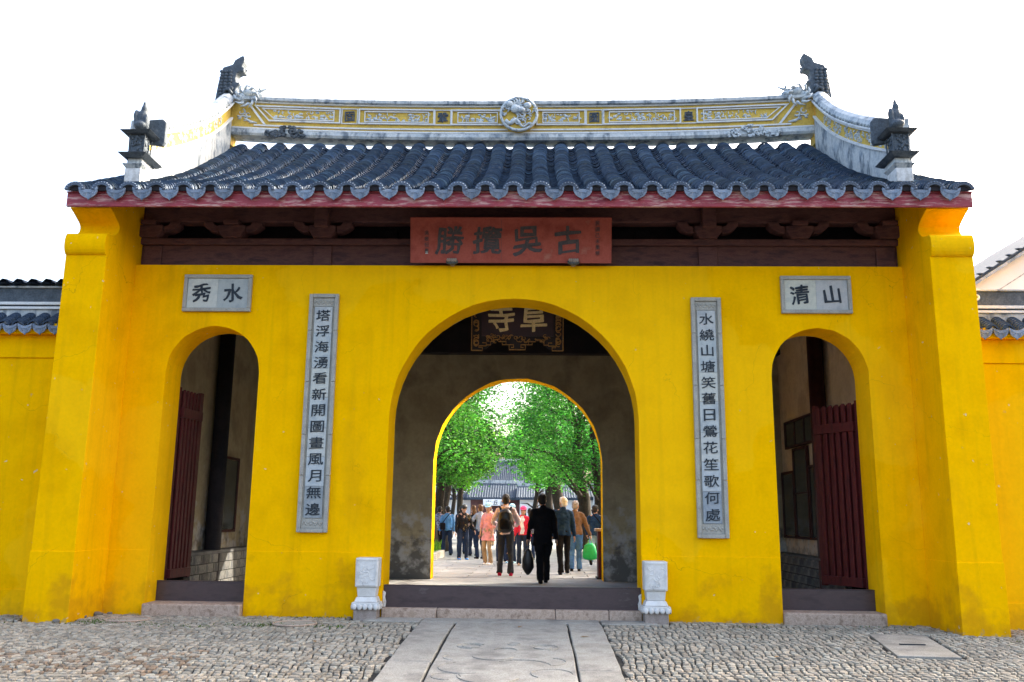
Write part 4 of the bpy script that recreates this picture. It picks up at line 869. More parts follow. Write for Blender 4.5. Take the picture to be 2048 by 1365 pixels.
# ============================================================ BUILDINGS BEYOND
def house(name, label, cat, x, y, w, d, hw, hr, door=None, front='gable', wallm=WHITEW):
    t = thing(name, label, cat, (x, y, .05))
    if front == 'gable':
        q = MB(); q.prism([(-w/2, 0), (w/2, 0), (w/2, hw), (0, hr), (-w/2, hw)], 0, d, 'y'); q.build('wall', wallm, t)
        for s in (-1, 1):
            e = .35; sl_ = (hr-hw)/(w/2)
            p = [(0, hr+.04), (s*(w/2+e), hw-e*sl_+.04), (s*(w/2+e), hw-e*sl_+.10), (0, hr+.10)]
            q = MB(); q.prism(p, -.3, d+.3, 'y'); q.build('roof_slope', ROOFB, t)
            q = MB(); p2 = [(a, b-.11) for a, b in p[:2]]+[(p[1][0], p[1][1]-.02), (p[0][0], p[0][1]-.02)]; q.prism(p2, -.28, -.02, 'y'); q.build('verge_band', PLAST, t)
            q = MB(); q.prism([(0, hr-.55), (s*w/2, hw-.55), (s*w/2, hw-.58), (0, hr-.58)], -.012, -.002, 'y'); q.build('string_line', PLAST, t)
            q = MB(); k = int(w/2/.25)
            for i in range(k): a = s*(i+.5)*.25; q.ell((a, -.26, hr-abs(a)*sl_+.11), (.13, .06, .03), 6, 4)
            q.build('verge_tiles', TILE, t, smooth=True)
    else:
        q = MB(); q.box(-w/2, w/2, 0, d, 0, hw); wl = q.build('wall', wallm, t)
        q = MB(); e = .5; q.prism([(-e, hw-.1), (d/2, hr-.1), (d+e, hw-.1), (d+e, hw+.1), (d/2, hr+.12), (-e, hw+.1)], -w/2-.3, w/2+.3, 'x'); rf = q.build('roof', ROOFB, t)
        k = int(w/.22)
        tm = MB(); tm.tube([(0, -e-.02, hw+.10), (0, d/2, hr+.12)], .06, 6); tmm = tm.mesh('tile_row', ROOFB)
        for i in range(k+1): put('tile_row', tmm, rf, (-w/2-.1+(w+.2)*i/k, 0, 0))
        q = MB(); q.box(-w/2-.3, w/2+.3, d/2-.12, d/2+.12, hr+.1, hr+.42); q.build('ridge', PLAST, rf)
        if door:
            q = MB(); q.box(door[0], door[1], -.03, .05, 0, door[2]); q.build('doorway', BLACKW, t)
    return t
g2 = house('inner_gate', 'low dark-roofed inner gate with a white name sign beyond the visitors', 'gate house', -3.55, 70, 4.5, 5, 2.9, 4.3, None, 'eaves', WOODD)
q = MB(); q.box(-1.05, -.1, -.6, -.52, 2.28, 2.86); q.box(-.1, 1.15, -.6, -.52, 2.28, 2.86); sg_ = q.build('name_sign', WHITEW, g2)
for x, ch in ((-.55, '山'), (.1, '丘'), (.72, '虎')): glyph(ch, .38, (x, -.61, 2.57), g2, INK, .004, .02)
house('rear_hall', 'large hazy blue-roofed hall rising behind the inner gate', 'hall', -5.0, 95, 9, 9, 4.4, 8.1, None, 'eaves')
house('white_wing', 'long low white wall building left of the inner gate', 'building', -9.3, 72, 6.8, 6, 2.9, 3.9, None, 'eaves')
wr = house('white_wing', 'long low white building right of the inner gate behind the tree trunks', 'building', 3.6, 68, 9.6, 6, 2.9, 4.0, None, 'eaves')
for x in (-3.1, -.9): q = MB(); q.box(x-.5, x+.5, -.05, .02, .9, 1.9); w_ = q.build('window', FRAME, wr); q = MB(); q.box(x-.42, x+.42, -.06, -.052, .98, 1.82); q.build('pane', GLASSD, w_)
sh = thing('side_hall', 'white side hall with a grey roof edge receding behind the right tree trunks', 'hall', (5.4, 42, .05))
q = MB(); q.box(0, 7, 0, 26, 0, 3.6); q.build('wall', WHITEW, sh)
q = MB(); q.prism([(-.7, 3.45), (3.5, 6.2), (7.7, 3.45), (7.7, 3.65), (3.5, 6.45), (-.7, 3.65)], -.4, 26.4, 'y'); q.build('roof', ROOFB, sh)
q = MB(); q.prism([(1.2*cos(pi*i/12)*.5, 1.9+.6*sin(pi*i/12)) for i in range(13)]+[(-.6, 0), (.6, 0)], -.06, -.01, 'y'); q.lift(lambda v: (v[0]+.55, v[1], v[2])); q.build('arched_doorway', BLACKW, sh)
house('gable_hall', 'white hall with a steep tiled gable rising above the right boundary wall', 'hall', 16.6, 9.0, 11.2, 9, 7.0, 10.6)

# ============================================================ TREES
def tree(x, y, h, r, zc, seed, label, n=9000, tr=.22, lean=0, leaf=.10, grp='ginkgo trees in the courtyard', dens=1, rx=1, colr=(1, 1, 1)):
    rr = random.Random(seed); zlow = 1.28+50*(y+12.3)/1750; t = thing('ginkgo_tree', label, 'tree', (x, y, .05), group=grp)
    q = MB(); pts = []; k = 9
    for i in range(k): f = i/(k-1); pts.append((lean*f+.12*sin(i*1.3+seed), .1*cos(i*1.7+seed), h*.85*f))
    q.tube(pts, [tr*(1.35 if i == 0 else 1)*(1-.8*i/(k-1))+.01 for i in range(k)], 10)
    limbs = []
    for i in range(15):
        f = rr.uniform(.36, .85); p0 = Vector(pts[int(f*(k-1))]); a = rr.uniform(0, 6.28); l = r*rr.uniform(.5, .95)*(1-.5*max(0, f-.4))
        p1 = p0+Vector((cos(a)*l*.5, sin(a)*l*.5, l*.35)); p2 = p0+Vector((cos(a)*l, sin(a)*l, l*rr.uniform(.35, .7)))
        q.tube([p0, p1, p2], [tr*.38*(1-f*.5), tr*.2, .012], 6); limbs += [p1, p2]
    q.build('trunk', BARK, t, smooth=True)
    c = MB(); cl = []
    for i in range(int(120*dens)):
        a = rr.uniform(0, 6.28); u = rr.uniform(-1, 1); s_ = math.sqrt(1-u*u); rad = rr.uniform(.55, 1.0)**.6
        rr2 = r*(1-.35*max(0, u))
        cl.append(Vector((lean*.6+rr2*rx*s_*cos(a)*rad, rr2*s_*sin(a)*rad, zc+(h-zc if u > 0 else zc-zlow-.3)*u*rad)))
    cl += [Vector(p) for p in limbs]
    per = max(10, n//len(cl))
    for p in cl:
        g = rr.choice((.4, .7, 1, 1.2, 1.7))*rr.uniform(.8, 1.2); yv = rr.random(); cr_ = rr.uniform(.35, .62)*r*.42
        if p.z < zlow+.25: continue
        for _ in range(per):
            d = Vector((rr.gauss(0, 1), rr.gauss(0, 1), rr.gauss(0, .55))); d = d*cr_*.75; o = p+d; o.z = max(o.z-.12*d.xy.length, zlow-.35+.35*rr.random()+.9*abs(noise.noise(Vector((o.x*.8+seed, o.y*.8, 1)))))
            n_ = Vector((rr.gauss(0, .7), rr.gauss(0, .7), 1)).normalized(); tt = n_.cross(Vector((rr.gauss(0, 1), rr.gauss(0, 1), .1))).normalized(); bb = n_.cross(tt); s = leaf*rr.uniform(.6, 1.25)
            gg = g*rr.uniform(.75, 1.25); c.ct = (gg*(1.0+.9*yv*yv)*colr[0], gg*(1+.18*yv)*colr[1], gg*(1-.35*yv)*colr[2])
            c.add([o, o+tt*s*.75+bb*s*.6, o+tt*s*1.0, o+tt*s*.75-bb*s*.6], [(0, 1, 2, 3)])
    c.build('crown', LEAF, t)
    return t
tree(-3.1, 16.2, 8.2, 2.15, 5.4, 1, 'nearest ginkgo on the left, dark trunk against the arch edge', 13000, .20, .0, .085)
tree(-3.25, 21.0, 8.4, 2.05, 5.2, 2, 'second ginkgo on the left with a leaning dark trunk', 13000, .22, .15, .09)
tree(-3.9, 29.0, 8.0, 2.3, 4.8, 3, 'third ginkgo along the left side of the courtyard', 11000, .2, .1, .11, colr=(1.35, 1.15, .9))
tree(-4.9, 42.5, 7.5, 2.0, 4.8, 4, 'thin far ginkgo on the left before the white wall', 8000, .15, .1, .14, colr=(1.2, 1.15, 1.1))
tree(-3.75, 36.0, 7.6, 1.75, 4.6, 14, 'low bright ginkgo farther down the left row', 9000, .2, 0, .13, colr=(1.5, 1.2, .8))
tree(2.60, 21.6, 8.6, 3.0, 5.8, 5, 'ginkgo with dark trunk at the right edge of the arch', 16000, .22, 0, .09, colr=(.9, 1.05, 1.25))
tree(2.30, 25.0, 9.4, 3.2, 5.9, 6, 'stout ginkgo trunk right of the walking men', 17000, .32, -.3, .095, colr=(.95, 1.1, 1.25))
tree(1.70, 34.0, 10.2, 3.1, 6.2, 7, 'leaning ginkgo in the middle of the right row', 15000, .36, -.9, .12, colr=(.9, 1, 1))
tree(1.20, 41.5, 9.5, 2.1, 6.4, 8, 'ginkgo farther down the right row', 9000, .3, -.1, .14, colr=(1, 1.05, 1))
tree(.30, 46.0, 8.5, 1.1, 6.6, 9, 'slim pale trunk farthest down the right row', 4000, .2, 0, .15, colr=(1.1, 1.1, 1))
for (x, y, sd_, w_) in ((6.4, 12.6, 31, 'nearest'), (7.4, 18.2, 32, 'second'), (7.0, 24.0, 33, 'third')):  # unseen ginkgos added to dapple and cut the sun on the courtyard
    tree(x, y, 8.6, 3.0, 5.2, sd_, w_+' added ginkgo out of view on the right, shading the courtyard', 5000, .2, 0, .17)
def wood(name, x0, x1, y, h, n, seed):
    rr = random.Random(seed); c = MB()
    for i in range(n):
        x = rr.uniform(x0, x1); hh = h*(.6+.4*noise.noise(Vector((x*.12, seed, 0)))); z = rr.random()**.6*hh; yy = y+rr.uniform(-4, 4); s = rr.uniform(.35, .8)
        g = rr.uniform(.5, 1.3)*(.7+.5*noise.noise(Vector((x*.3, z*.3, 7)))); c.ct = (g, g, g)
        n_ = Vector((rr.gauss(0, .7), rr.gauss(0, .7), 1)).normalized(); tt = n_.cross(Vector((rr.gauss(0, 1), rr.gauss(0, 1), .1))).normalized(); bb = n_.cross(tt); o = Vector((x, yy, z))
        c.add([o, o+tt*s*.7+bb*s*.6, o+tt*s, o+tt*s*.7-bb*s*.6], [(0, 1, 2, 3)])
    put(name, c.mesh(name, LEAF), label='distant hillside wood behind the rear hall', cat='wood', kind='stuff')
wood('wood', -34, 30, 128, 26, 16000, 3)
# low planting and a stand in the courtyard
for i, (x, y, l) in enumerate(((-3.3, 15.0, 'low planted bed at the foot of the nearest left tree'), (2.7, 17.5, 'low yellow-green bed beneath the right trees'))):
    t = thing('planting_bed', l, 'planting bed', (x, y, .05)); q = MB(); q.box(-.7, .7, -1.5, 1.5, 0, .22); q.build('kerb', GRAN, t, bev=.02)
    c = MB(); rr = random.Random(i)
    for _ in range(900):
        o = Vector((rr.uniform(-.6, .6), rr.uniform(-1.4, 1.4), .2)); h = rr.uniform(.12, .4); a = rr.uniform(0, 6); g = rr.uniform(.7, 1.6); c.ct = (g*1.8, g, g*.6); c.add([o, o+Vector((cos(a)*.06, sin(a)*.06, h*.7)), o+Vector((cos(a)*.12, sin(a)*.12, h)), o+Vector((cos(a+.6)*.06, sin(a+.6)*.06, h*.7))], [(0, 1, 2, 3)])
    c.build('plants', LEAF, t, kind='stuff')
t = thing('wooden_stand', 'dark red wooden stand with a pale top just beyond the right jamb', 'stand', (1.86, 6.85, .07))
q = MB(); q.box(-.22, .22, -.2, .2, .04, .98); q.build('cabinet', DOORR, t, bev=.01); q = MB(); q.box(-.27, .27, -.25, .25, .981, 1.04); q.build('top', GRANP, t, bev=.008)
q = MB(); q.box(-.25, .25, -.23, .23, 0, .039); q.build('foot', BLACKW, t)

# ============================================================ PEOPLE
def ik(a, b, l1, l2, pole):
    a, b = Vector(a), Vector(b); d = b-a; L = min(d.length, (l1+l2)*.999); d.normalize(); b2 = a+d*L
    x = (l1*l1-l2*l2+L*L)/(2*L); h = math.sqrt(max(0, l1*l1-x*x)); p = Vector(pole); p = (p-p.dot(d)*d).normalized()
    return a+d*x+p*h, b2
def person(label, x, y, h, rz_, coat, legs, shoe, hair=HAIRB, feet=((-.10, 0, 0), (.10, 0, 0)), hands=((-.27, .04, .80), (.27, .04, .80)), lean=.0, headturn=0, nod=0, hem=.86, sleeve=1.0,
           face=False, longhair=False, cap=None, hood=None, female=False, inner=None, baldish=False, bulk=1.0, vox=.016, flare=0, grp='visitors in the courtyard'):
    t = thing('person', label, 'person', (x, y, .07), rz_, grp); sc = h/1.70; t.scale = (sc, sc, sc)
    rr = random.Random(int(x*100)+int(y*10))
    shw = (.148 if female else .168)*(.6+.4*bulk); T = lambda px, py, pz: Vector((px, py+lean*(pz-.9), pz))
    hips = [Vector((-.088, 0, .90)), Vector((.088, 0, .90))]; sh = [T(-shw, 0, 1.365), T(shw, 0, 1.365)]
    neck = T(0, .0, 1.44); hd = T(0, .025+nod*.05, 1.585-nod*.02)
    an = []; kn = []
    for i, (fx, fy, fz) in enumerate(feet):
        a = Vector((fx, fy-.03, .085+fz)); k, a2 = ik(hips[i], a, .43, .40, (0, 1, .1)); kn.append(k); an.append(a2)
    el = []; wr_ = []
    for i, hp in enumerate(hands):
        e, w = ik(sh[i], T(*hp) if False else Vector(hp)+Vector((0, lean*.3, 0)), .285, .255, ((-.5, .5)[i]*1.2, -1, -.3)); el.append(e); wr_.append(w)
    sway = rr.uniform(-.025, .025)
    hd = hd+Vector((sway, 0, 0))
    HR = (Matrix.Rotation(headturn, 3, 'Z') @ Matrix.Rotation(-nod, 3, 'X')) * 1.07
    H = lambda a, b, c: hd+HR@Vector((a, b, c))
    # --- body: one continuous surface
    b = MB(); b.tube([T(0, 0, .86), T(0, 0, .98), T(0, .01, 1.12), T(0, .01, 1.28), T(0, 0, 1.40), T(0, 0, 1.44)], [(.13, .09), (.12, .085), (.12, .085), (.145, .095), (.13, .07), (.06, .05)], 14)
    b.tube([neck-Vector((0, 0, .04)), T(0, .008, 1.50), H(0, -.01, -.05)], [.062, .054, .056], 10)
    b.ell(H(0, -.012, .018), (.074, .092, .092), 14, 10, HR); b.ell(H(0, .018, -.045), (.058, .066, .068), 12, 8, HR); b.ell(H(0, .05, -.088), (.028, .03, .022), 8, 6, HR)
    b.tube([H(0, .08, .005), H(0, .104, -.034), H(0, .085, -.042)], [.011, .016, .012], 6)
    for s in (-1, 1): b.ell(H(s*.078, -.005, -.02), (.012, .02, .03), 7, 5, HR)
    for i in (0, 1):
        b.tube([hips[i], hips[i].lerp(kn[i], .5), kn[i], kn[i].lerp(an[i], .4), an[i]], [.075, .066, .048, .047, .034], 10)
        b.tube([T((-1, 1)[i]*.08, 0, 1.40), sh[i], sh[i].lerp(el[i], .5), el[i], el[i].lerp(wr_[i], .4), wr_[i]], [.05, .045, .040, .034, .033, .023], 9)
        hdir = (wr_[i]-el[i]).normalized(); b.ell(wr_[i]+hdir*.045, (.034, .022, .05), 9, 7, Vector((0, 0, 1)).rotation_difference(hdir).to_matrix())
        b.tube([an[i], an[i]+Vector((0, .08, -.055))], [.036, .03], 8)
    fingers = MB()
    for i in (0, 1):
        hdir = (wr_[i]-el[i]).normalized(); sd_ = Vector((0, 1, 0))-Vector((0, 1, 0)).dot(hdir)*hdir; sd_.normalize(); inn = hdir.cross(sd_)*(1 if i == 0 else -1); base = wr_[i]+hdir*.075
        for k in range(4):
            o = base+sd_*(.026-.017*k); l = (.062, .072, .066, .052)[k]
            fingers.tube([o, o+hdir*l*.55+inn*.006, o+hdir*l*.9+inn*.026], [.0085, .008, .0065], 6)
        o = wr_[i]+hdir*.03+sd_*.026; fingers.tube([o, o+sd_*.026+hdir*.022, o+sd_*.034+hdir*.052+inn*.008], [.011, .0095, .007], 6)
    fv, ff = list(fingers.v), list(fingers.f)
    def fin_body(me):
        vs = [v.co.copy() for v in me.vertices]+[Vector(v) for v in fv]; o_ = len(me.vertices)
        fs = [tuple(p.vertices) for p in me.polygons]+[tuple(j+o_ for j in f) for f in ff]
        m2 = bpy.data.meshes.new('body'); m2.from_pydata(vs, [], fs); m2.materials.append(SKIN); m2.polygons.foreach_set('use_smooth', [True]*len(m2.polygons)); put('body', m2, t)
    remesh(b, vox*.9, fin_body, 2)
    def wear(mb, name, m, v=None, amp=.013, freq=10, sm=2):
        def f(me):
            sd = Vector((x*3, y*5, len(name)))
            me.update(); ns = [v.normal.copy() for v in me.vertices]
            for v_, n_ in zip(me.vertices, ns):
                v_.co += n_*(noise.noise(Vector((v_.co.x*freq, v_.co.y*freq, v_.co.z*freq*.55))+sd)*amp*1.6+noise.noise(v_.co*freq*2.3+sd)*amp*.6)
            me.materials.clear(); me.materials.append(m); me.polygons.foreach_set('use_smooth', [True]*len(me.polygons)); put(name, me, t)
        remesh(mb, v or vox, f, sm)
    # trousers
    q = MB(); B = bulk; q.tube([T(0, 0, 1.02), T(0, 0, .95), T(0, 0, .85)], [(.142*B, .10*B), (.158*B, .118*B), (.15*B, .112*B)], 14)
    for i in (0, 1):
        q.tube([hips[i]+Vector((0, 0, .02)), hips[i].lerp(kn[i], .45), kn[i], kn[i].lerp(an[i], .5), an[i]+Vector((0, 0, -.03))], [.093*B, .084*B, .066*B, .062*B, (.060+.01*B)], 10)
    wear(q, 'trousers', legs, amp=.013)
    # jacket, shirt or coat
    q = MB(); wst = .128 if female else .150
    zs = [hem, (hem+1.08)/2, 1.12, 1.27, 1.385, 1.445]
    q.tube([T(0, 0, z) for z in zs], [((.172+flare)*B, (.128+flare*.8)*B), ((.163+flare*.5)*B, .122*B), (wst*B, .108*B), (.165*B, .120*B), (.132*B, .088*B), (.066, .062)], 16)
    for i in (0, 1):
        s = (-1, 1)[i]; ends = wr_[i].lerp(el[i], 1-sleeve) if sleeve < 1 else wr_[i]
        if sleeve >= .95: P = [T(s*.07, 0, 1.385), sh[i]+Vector((0, 0, -.005)), sh[i].lerp(el[i], .5), el[i], el[i].lerp(wr_[i], .5), wr_[i]]; RR = [.060, .064*B, .058*B, .052*B, .048, .042]
        elif sleeve > .5: P = [T(s*.09, 0, 1.385), sh[i], sh[i].lerp(el[i], .5), el[i], el[i].lerp(wr_[i], .35)]; RR = [.06, .062, .056, .052, .05]
        else: P = [T(s*.09, 0, 1.385), sh[i], sh[i].lerp(el[i], .4), sh[i].lerp(el[i], .75)]; RR = [.06, .064, .062, .062]
        q.tube(P, RR, 10)
    if not hood: q.tube([T(0, -.01, 1.43), T(0, .0, 1.475)], [(.066, .064), (.064, .064)], 12)
    wear(q, 'coat' if hem < .7 else 'jacket', coat, amp=.016)
    if inner:                      # lighter shirt showing at an open front
        q = MB(); q.tube([T(0, .052, .90), T(0, .055, 1.12), T(0, .057, 1.30), T(0, .03, 1.42)], [(.085, .09), (.08, .075), (.085, .085), (.05, .06)], 12); wear(q, 'shirt', inner, amp=.006)
    if hood:
        q = MB(); q.ell(T(0, -.075, 1.395), (.12, .055, .07), 12, 8); q.ell(T(-.065, -.01, 1.42), (.06, .08, .04), 10, 7); q.ell(T(.065, -.01, 1.42), (.06, .08, .04), 10, 7); wear(q, 'hood', hood, amp=.008)
    # shoes
    for i in (0, 1):
        a = an[i]; tip = max(0, a.z-.09); q = MB()
        dn = Matrix.Rotation(-min(.9, tip*4) if tip > .03 else 0, 3, 'X')
        q.ell(a+dn@Vector((0, -.01, -.045)), (.043, .06, .045), 10, 7, dn); q.ell(a+dn@Vector((0, .085, -.057)), (.046, .085, .032), 10, 7, dn); q.tube([a+dn@Vector((0, -.05, -.078)), a+dn@Vector((0, .04, -.080)), a+dn@Vector((0, .16, -.076))], [(.040, .010), (.046, .010), (.036, .009)], 10)
        wear(q, 'shoe', shoe, .014, amp=.002, sm=2)
    # hair / cap
    if hair:
        q = MB(); k = .98 if baldish else 1
        q.ell(H(0, -.022, .034), (.084*k, .096*k, .092*k), 14, 10, HR); q.ell(H(0, -.05, -.02), (.074, .062, .075), 12, 8, HR)
        if not baldish and not cap: q.ell(H(.01, .03, .085), (.066, .06, .038), 10, 7, HR)
        if longhair: q.tube([H(0, -.055, .02), H(0, -.075, -.09), H(.01, -.085, -.19), H(.015, -.08, -.27)], [(.075, .055), (.078, .04), (.065, .035), (.04, .025)], 12)
        elif female: q.ell(H(0, -.075, -.06), (.06, .04, .07), 10, 7, HR)
        wear(q, 'hair', hair, .013, amp=.006, freq=22, sm=1)
    if cap:
        q = MB(); q.ell(H(0, -.01, .065), (.095, .108, .072), 14, 10, HR); wear(q, 'cap', cap, .013, amp=.002, sm=1)
        q = MB(); c_ = [H(.085*cos(pi*i/10), .065+.085*sin(pi*i/10), .045-.02*sin(pi*i/10)) for i in range(11)]
        q.add([v+Vector((0, 0, .005)) for v in c_]+[v-Vector((0, 0, .005)) for v in c_], [tuple(range(11)), tuple(range(21, 10, -1))]+[(i, 11+i, 12+i, i+1) for i in range(10)]+[(0, 10, 21, 11)]); q.build('brim', cap, t)
    if face:
        for s in (-1, 1):
            q = MB(); q.ell(H(s*.028, .078, .0), (.012, .006, .006), 8, 5, HR); q.build('eye', EYE, t)
            q = MB(); q.ell(H(s*.028, .082, .018), (.017, .005, .004), 8, 4, HR); q.build('eyebrow', HAIRB, t)
        q = MB(); q.ell(H(0, .083, -.066), (.021, .006, .006), 8, 5, HR); q.build('mouth', LIP, t)
    return t, sh, wr_, T, sc
def wpt(t, p): return t.matrix_basis @ Vector(p)
CB = cloth('black_wool', (.008, .008, .010)); CN_ = cloth('navy', (.012, .035, .085)); CBR = cloth('brown', (.16, .10, .065)); CPK = cloth('pink', (.62, .27, .27)); CKH = cloth('khaki', (.33, .24, .15))
CWP = cloth('pale_pink_grey', (.60, .48, .50)); CDJ = cloth('dark_denim', (.018, .030, .06)); CBJ = cloth('blue_denim', (.06, .16, .38)); CLJ = cloth('light_denim', (.22, .36, .52)); CGJ = cloth('charcoal_denim', (.03, .035, .045))
CW = cloth('white', (.72, .72, .72)); CR = cloth('red', (.60, .03, .07)); CBL = cloth('mid_blue', (.08, .22, .46)); CGR = cloth('grey', (.30, .32, .36)); CLB = cloth('light_blue', (.36, .62, .74)); CHP = cloth('hot_pink', (.70, .10, .25))
CPAT = cloth('patterned', (.28, .30, .40), streak=((.05, .05, .09), (26, 26, 26), .50, .03, 1)); CCAM = cloth('black_gold_print', (.012, .012, .014), streak=((.30, .22, .10), (11, 11, 5), .60, .03, 1)); CSTR = cloth('striped', (.05, .05, .07), streak=((.7, .7, .7), (.5, .5, 42), .50, .05, 1))
CGRN = mat('green_plastic', [(.02, .42, .12), (.03, .52, .18)], rough=.4, bump=.3, bscale=20, trans=.25); CBP = mat('black_plastic', [(.006, .006, .007), (.012, .012, .013)], rough=.35, bump=.4, bscale=15, spec=.5)
CBS = cloth('blue_shoe', (.04, .22, .60)); CRS = cloth('crimson_shoe', (.38, .015, .05)); CTN = cloth('tan', (.42, .30, .2))
F_, B_ = 0, pi
m1 = person('man in a long black jacket and black trousers walking away through the arch', .47, 5.38, 1.715, R(4), CB, CB, CB, feet=((-.05, -.10, 0), (.075, .18, 0)), hands=((-.30, .03, .78), (.27, .05, .82)), hem=.72, bulk=1.13, lean=.02)
m2_ = person('man seen from behind in a pale hooded jacket, dark jeans and crimson shoes', -.34, 7.41, 1.75, R(-2), CWP, CGJ, CRS, feet=((-.115, .0, 0), (.125, -.02, 0)), hands=((-.20, .25, 1.05), (.20, .25, 1.05)), hood=CWP, bulk=.98)
m3 = person('white-haired man in a navy jacket and dark trousers walking away', .95, 8.05, 1.71, R(6), CN_, CB, CB, hair=HAIRW, feet=((-.08, -.12, 0), (.12, .22, .02)), hands=((-.25, .06, .82), (.26, .06, .82)), hem=.86, headturn=.5, bulk=1.06, inner=None)
m4 = person('grey-haired man in a brown jacket and blue jeans carrying a green bag', 1.28, 9.40, 1.66, R(-4), CBR, CBJ, CB, hair=HAIRG, feet=((-.09, -.02, 0), (.09, .06, 0)), hands=((-.24, .08, .84), (.36, .06, .86)), hem=.88, headturn=-.5, baldish=True, bulk=1.1)
m5 = person('woman in a pink belted coat, khaki trousers and light blue cap', -.96, 11.77, 1.62, R(150), CPK, CKH, CW, feet=((-.085, 0, 0), (.085, .02, 0)), hands=((-.22, .14, .86), (.24, .05, .82)), hem=.66, flare=.035, cap=CLB, female=True, face=True, headturn=.35, sleeve=.75, nod=.15)
m6 = person('young man in a black printed jacket and blue jeans looking down at his hand', -1.85, 14.34, 1.60, R(205), CCAM, CDJ, CBS, feet=((-.12, .04, 0), (.12, 0, 0)), hands=((-.30, .22, .90), (.26, .02, .78)), nod=.55, face=True, lean=.06)
m7 = person('man in a mid blue shirt and dark jeans with a shoulder strap, seen from behind', -2.62, 17.4, 1.58, R(20), CBL, CDJ, CB, feet=((-.12, .12, 0), (.10, -.12, 0)), hands=((-.26, .1, .8), (.24, .05, .8)), bulk=1.08)
m8 = person('person in a patterned shirt beside the nearest left tree trunk', -3.02, 18.36, 1.58, R(-10), CPAT, CB, CB, feet=((-.08, 0, 0), (.1, .1, 0)), hands=((-.26, .1, .85), (.22, .2, 1.0)), sleeve=.3)
m9 = person('person with brown hair and a black top behind the young man in blue jeans', -1.72, 17.1, 1.62, R(30), CB, CDJ, CB, hair=HAIRR, feet=((-.09, .1, 0), (.09, -.05, 0)), female=True, longhair=True)
m10 = person('woman in a white shirt and open red jacket with a pink cap facing the gate', -.03, 11.6, 1.53, R(172), CR, CDJ, CTN, feet=((-.11, 0, 0), (.10, .02, 0)), hands=((-.24, .08, .82), (.24, .06, .82)), female=True, face=True, inner=CW, cap=CHP, longhair=True, hem=.88)
m11 = person('person in a light blue cap and white top between backpacker and woman in red', -.36, 12.7, 1.60, R(160), CW, CDJ, CLB, feet=((-.10, 0, 0), (.10, .03, 0)), cap=CLB, female=True, face=True, sleeve=.3)
m12 = person('person in a black and white striped top behind the woman in red', .16, 14.9, 1.52, R(10), CSTR, CDJ, CB, female=True, longhair=True, feet=((-.08, .08, 0), (.09, -.03, 0)))
m13 = person('person in a dark blue jacket and light jeans striding past the right jamb', 1.86, 10.8, 1.58, R(-12), CN_, CLJ, CB, feet=((-.08, -.34, .16), (.09, .20, 0)), hands=((-.26, .1, .9), (.22, .16, .95)), lean=.05)
m14 = person('person in a grey short-sleeved shirt stretching one arm to the left', -1.38, 15.1, 1.62, R(40), CGR, CDJ, CB, hair=HAIRR, feet=((-.09, .05, 0), (.09, -.05, 0)), hands=((-.42, .26, .92), (.24, .1, .85)), sleeve=.3)
m15 = person('distant person in a yellow top near the inner gate', -2.33, 25.2, 1.6, R(170), cloth('ochre', (.5, .38, .1)), CDJ, CB, vox=.022); m16 = person('distant person in a white top near the inner gate', -1.15, 24.4, 1.62, R(10), CW, CDJ, CB, vox=.022)
m17 = person('distant person in a red top near the inner gate', -1.7, 27.5, 1.6, R(190), CR, CKH, CB, vox=.022, female=True); m18 = person('distant person in an orange top behind the man in black', .42, 23.2, 1.6, R(20), cloth('orange', (.6, .25, .05)), CKH, CB, vox=.022)
m19 = person('dark-clothed person beside the man in the blue shirt', -2.25, 18.6, 1.6, R(5), CDJ, CDJ, CB, feet=((-.1, .1, 0), (.1, -.06, 0)))
m20 = person('person in a grey jacket half hidden behind the woman in the pink coat', -.66, 13.6, 1.6, R(15), CGR, CDJ, CB, feet=((-.1, .05, 0), (.1, -.06, 0)), hair=HAIRR, female=True)
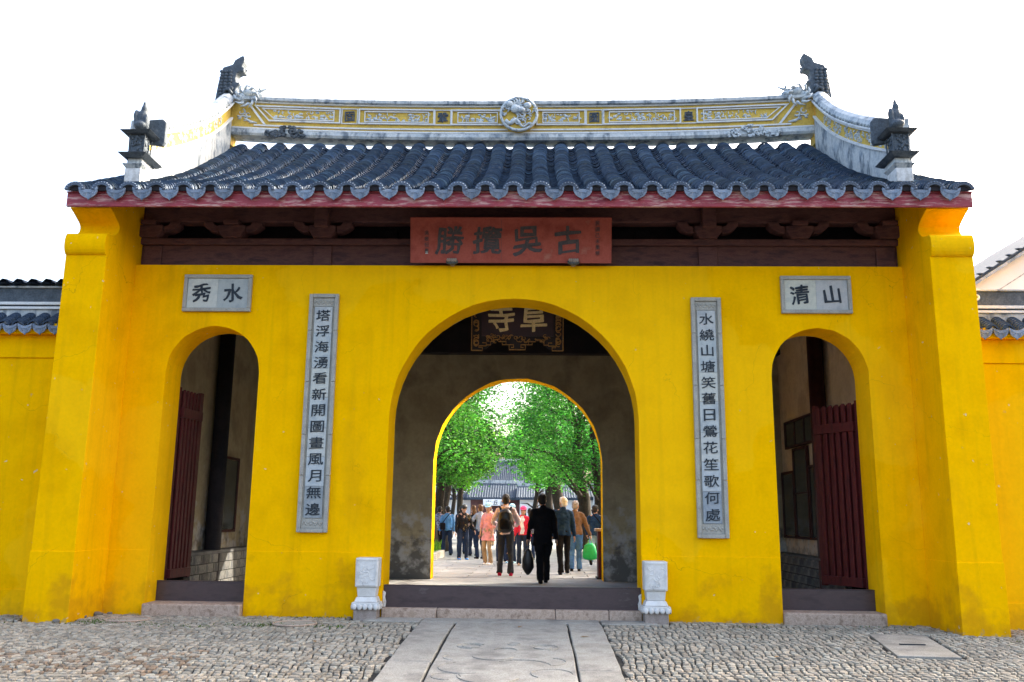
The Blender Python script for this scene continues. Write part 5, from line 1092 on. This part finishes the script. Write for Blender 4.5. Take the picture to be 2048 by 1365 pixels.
# things carried
def bag(name, label, cat, p, prof, m, depth=.06, strap=None):
    t = thing(name, label, cat, p); q = MB(); q.tube([(0, 0, z) for z, w in prof], [(w, max(.012, min(depth, w*.6))) for z, w in prof], 14)
    q.lift(lambda v: Vector(v)+noise.noise_vector(Vector(v)*11)*.014); q.build('bag', m, t, smooth=True)
    q = MB()
    for s in (-1, 1): q.tube([(s*prof[0][1]*.7, 0, prof[0][0]-.005), (s*.03, 0, prof[0][0]+.07), (0, 0, prof[0][0]+.10)], .006, 5)
    q.build('handle', m, t); return t
w1 = wpt(m1[0], m1[2][0]+Vector((0, 0, -.09))); bag('carrier_bag', 'narrow black plastic bag hanging from the left hand of the man in black', 'bag', w1+Vector((0, 0, -.10)), [(0, .03), (-.06, .07), (-.2, .115), (-.36, .12), (-.46, .07), (-.50, .02)], CBP)
w4 = wpt(m4[0], m4[2][1]+Vector((0, 0, -.09))); bag('carrier_bag', 'green plastic bag carried by the man in the brown jacket', 'bag', w4+Vector((.0, 0, -.10)), [(0, .06), (-.05, .13), (-.2, .17), (-.33, .18), (-.38, .13), (-.39, .02)], CGRN, .09)
bp_o = thing('backpack', 'black backpack on the man in the pale hooded jacket', 'backpack', m2_[0].location+Vector((0, -.02, 0)), R(-2))
q = MB(); q.tube([(0, -.17, .93), (0, -.19, .97), (0, -.20, 1.15), (0, -.19, 1.34), (0, -.17, 1.42)], [(.11, .04), (.165, .085), (.175, .10), (.155, .09), (.09, .04)], 16); remesh(q, .02, lambda me: (me.materials.clear(), me.materials.append(CBP), put('pack', me, bp_o)), 3)
q = MB(); q.tube([(0, -.27, 1.0), (0, -.285, 1.05), (0, -.285, 1.18), (0, -.27, 1.22)], [(.09, .02), (.115, .04), (.115, .04), (.08, .02)], 12); q.build('front_pocket', CB, bp_o, smooth=True)
for s in (-1, 1): q = MB(); q.tube([(s*.09, -.15, 1.40), (s*.125, -.05, 1.475), (s*.13, .07, 1.44), (s*.13, .145, 1.30), (s*.15, .10, 1.08), (s*.14, -.10, .98)], [(.026, .008)]*6, 6); q.build('strap', CB, bp_o)
def strapbag(pm, label, m, side):
    t = thing('shoulder_bag', label, 'bag', pm[0].location.copy(), pm[0].rotation_euler.z, None); s = side
    q = MB(); q.box(s*.20-.09, s*.20+.09, -.16, -.06, .82, 1.05); q.build('pouch', m, t, bev=.03)
    q = MB(); q.tube([(s*.20, -.11, 1.04), (s*.1, -.145, 1.2), (-s*.06, -.13, 1.38), (-s*.09, -.03, 1.47), (-s*.06, .11, 1.36), (s*.1, .15, 1.15), (s*.21, .03, 1.0)], [(.014, .005)]*7, 6); q.build('strap', m, t); return t
strapbag(m7, 'dark shoulder bag worn across the back of the man in the blue shirt', CB, -1); strapbag(m13, 'black shoulder bag of the person striding past the right jamb', CB, 1)

# ------------------------------------------------------------ convert text and figures
bpy.context.view_layer.update(); dg = bpy.context.evaluated_depsgraph_get()
done = [(o, fin, bpy.data.meshes.new_from_object(o.evaluated_get(dg))) for o, fin in JOBS]
for o, fin, me in done:
    bpy.data.objects.remove(o, do_unlink=True); fin(me)
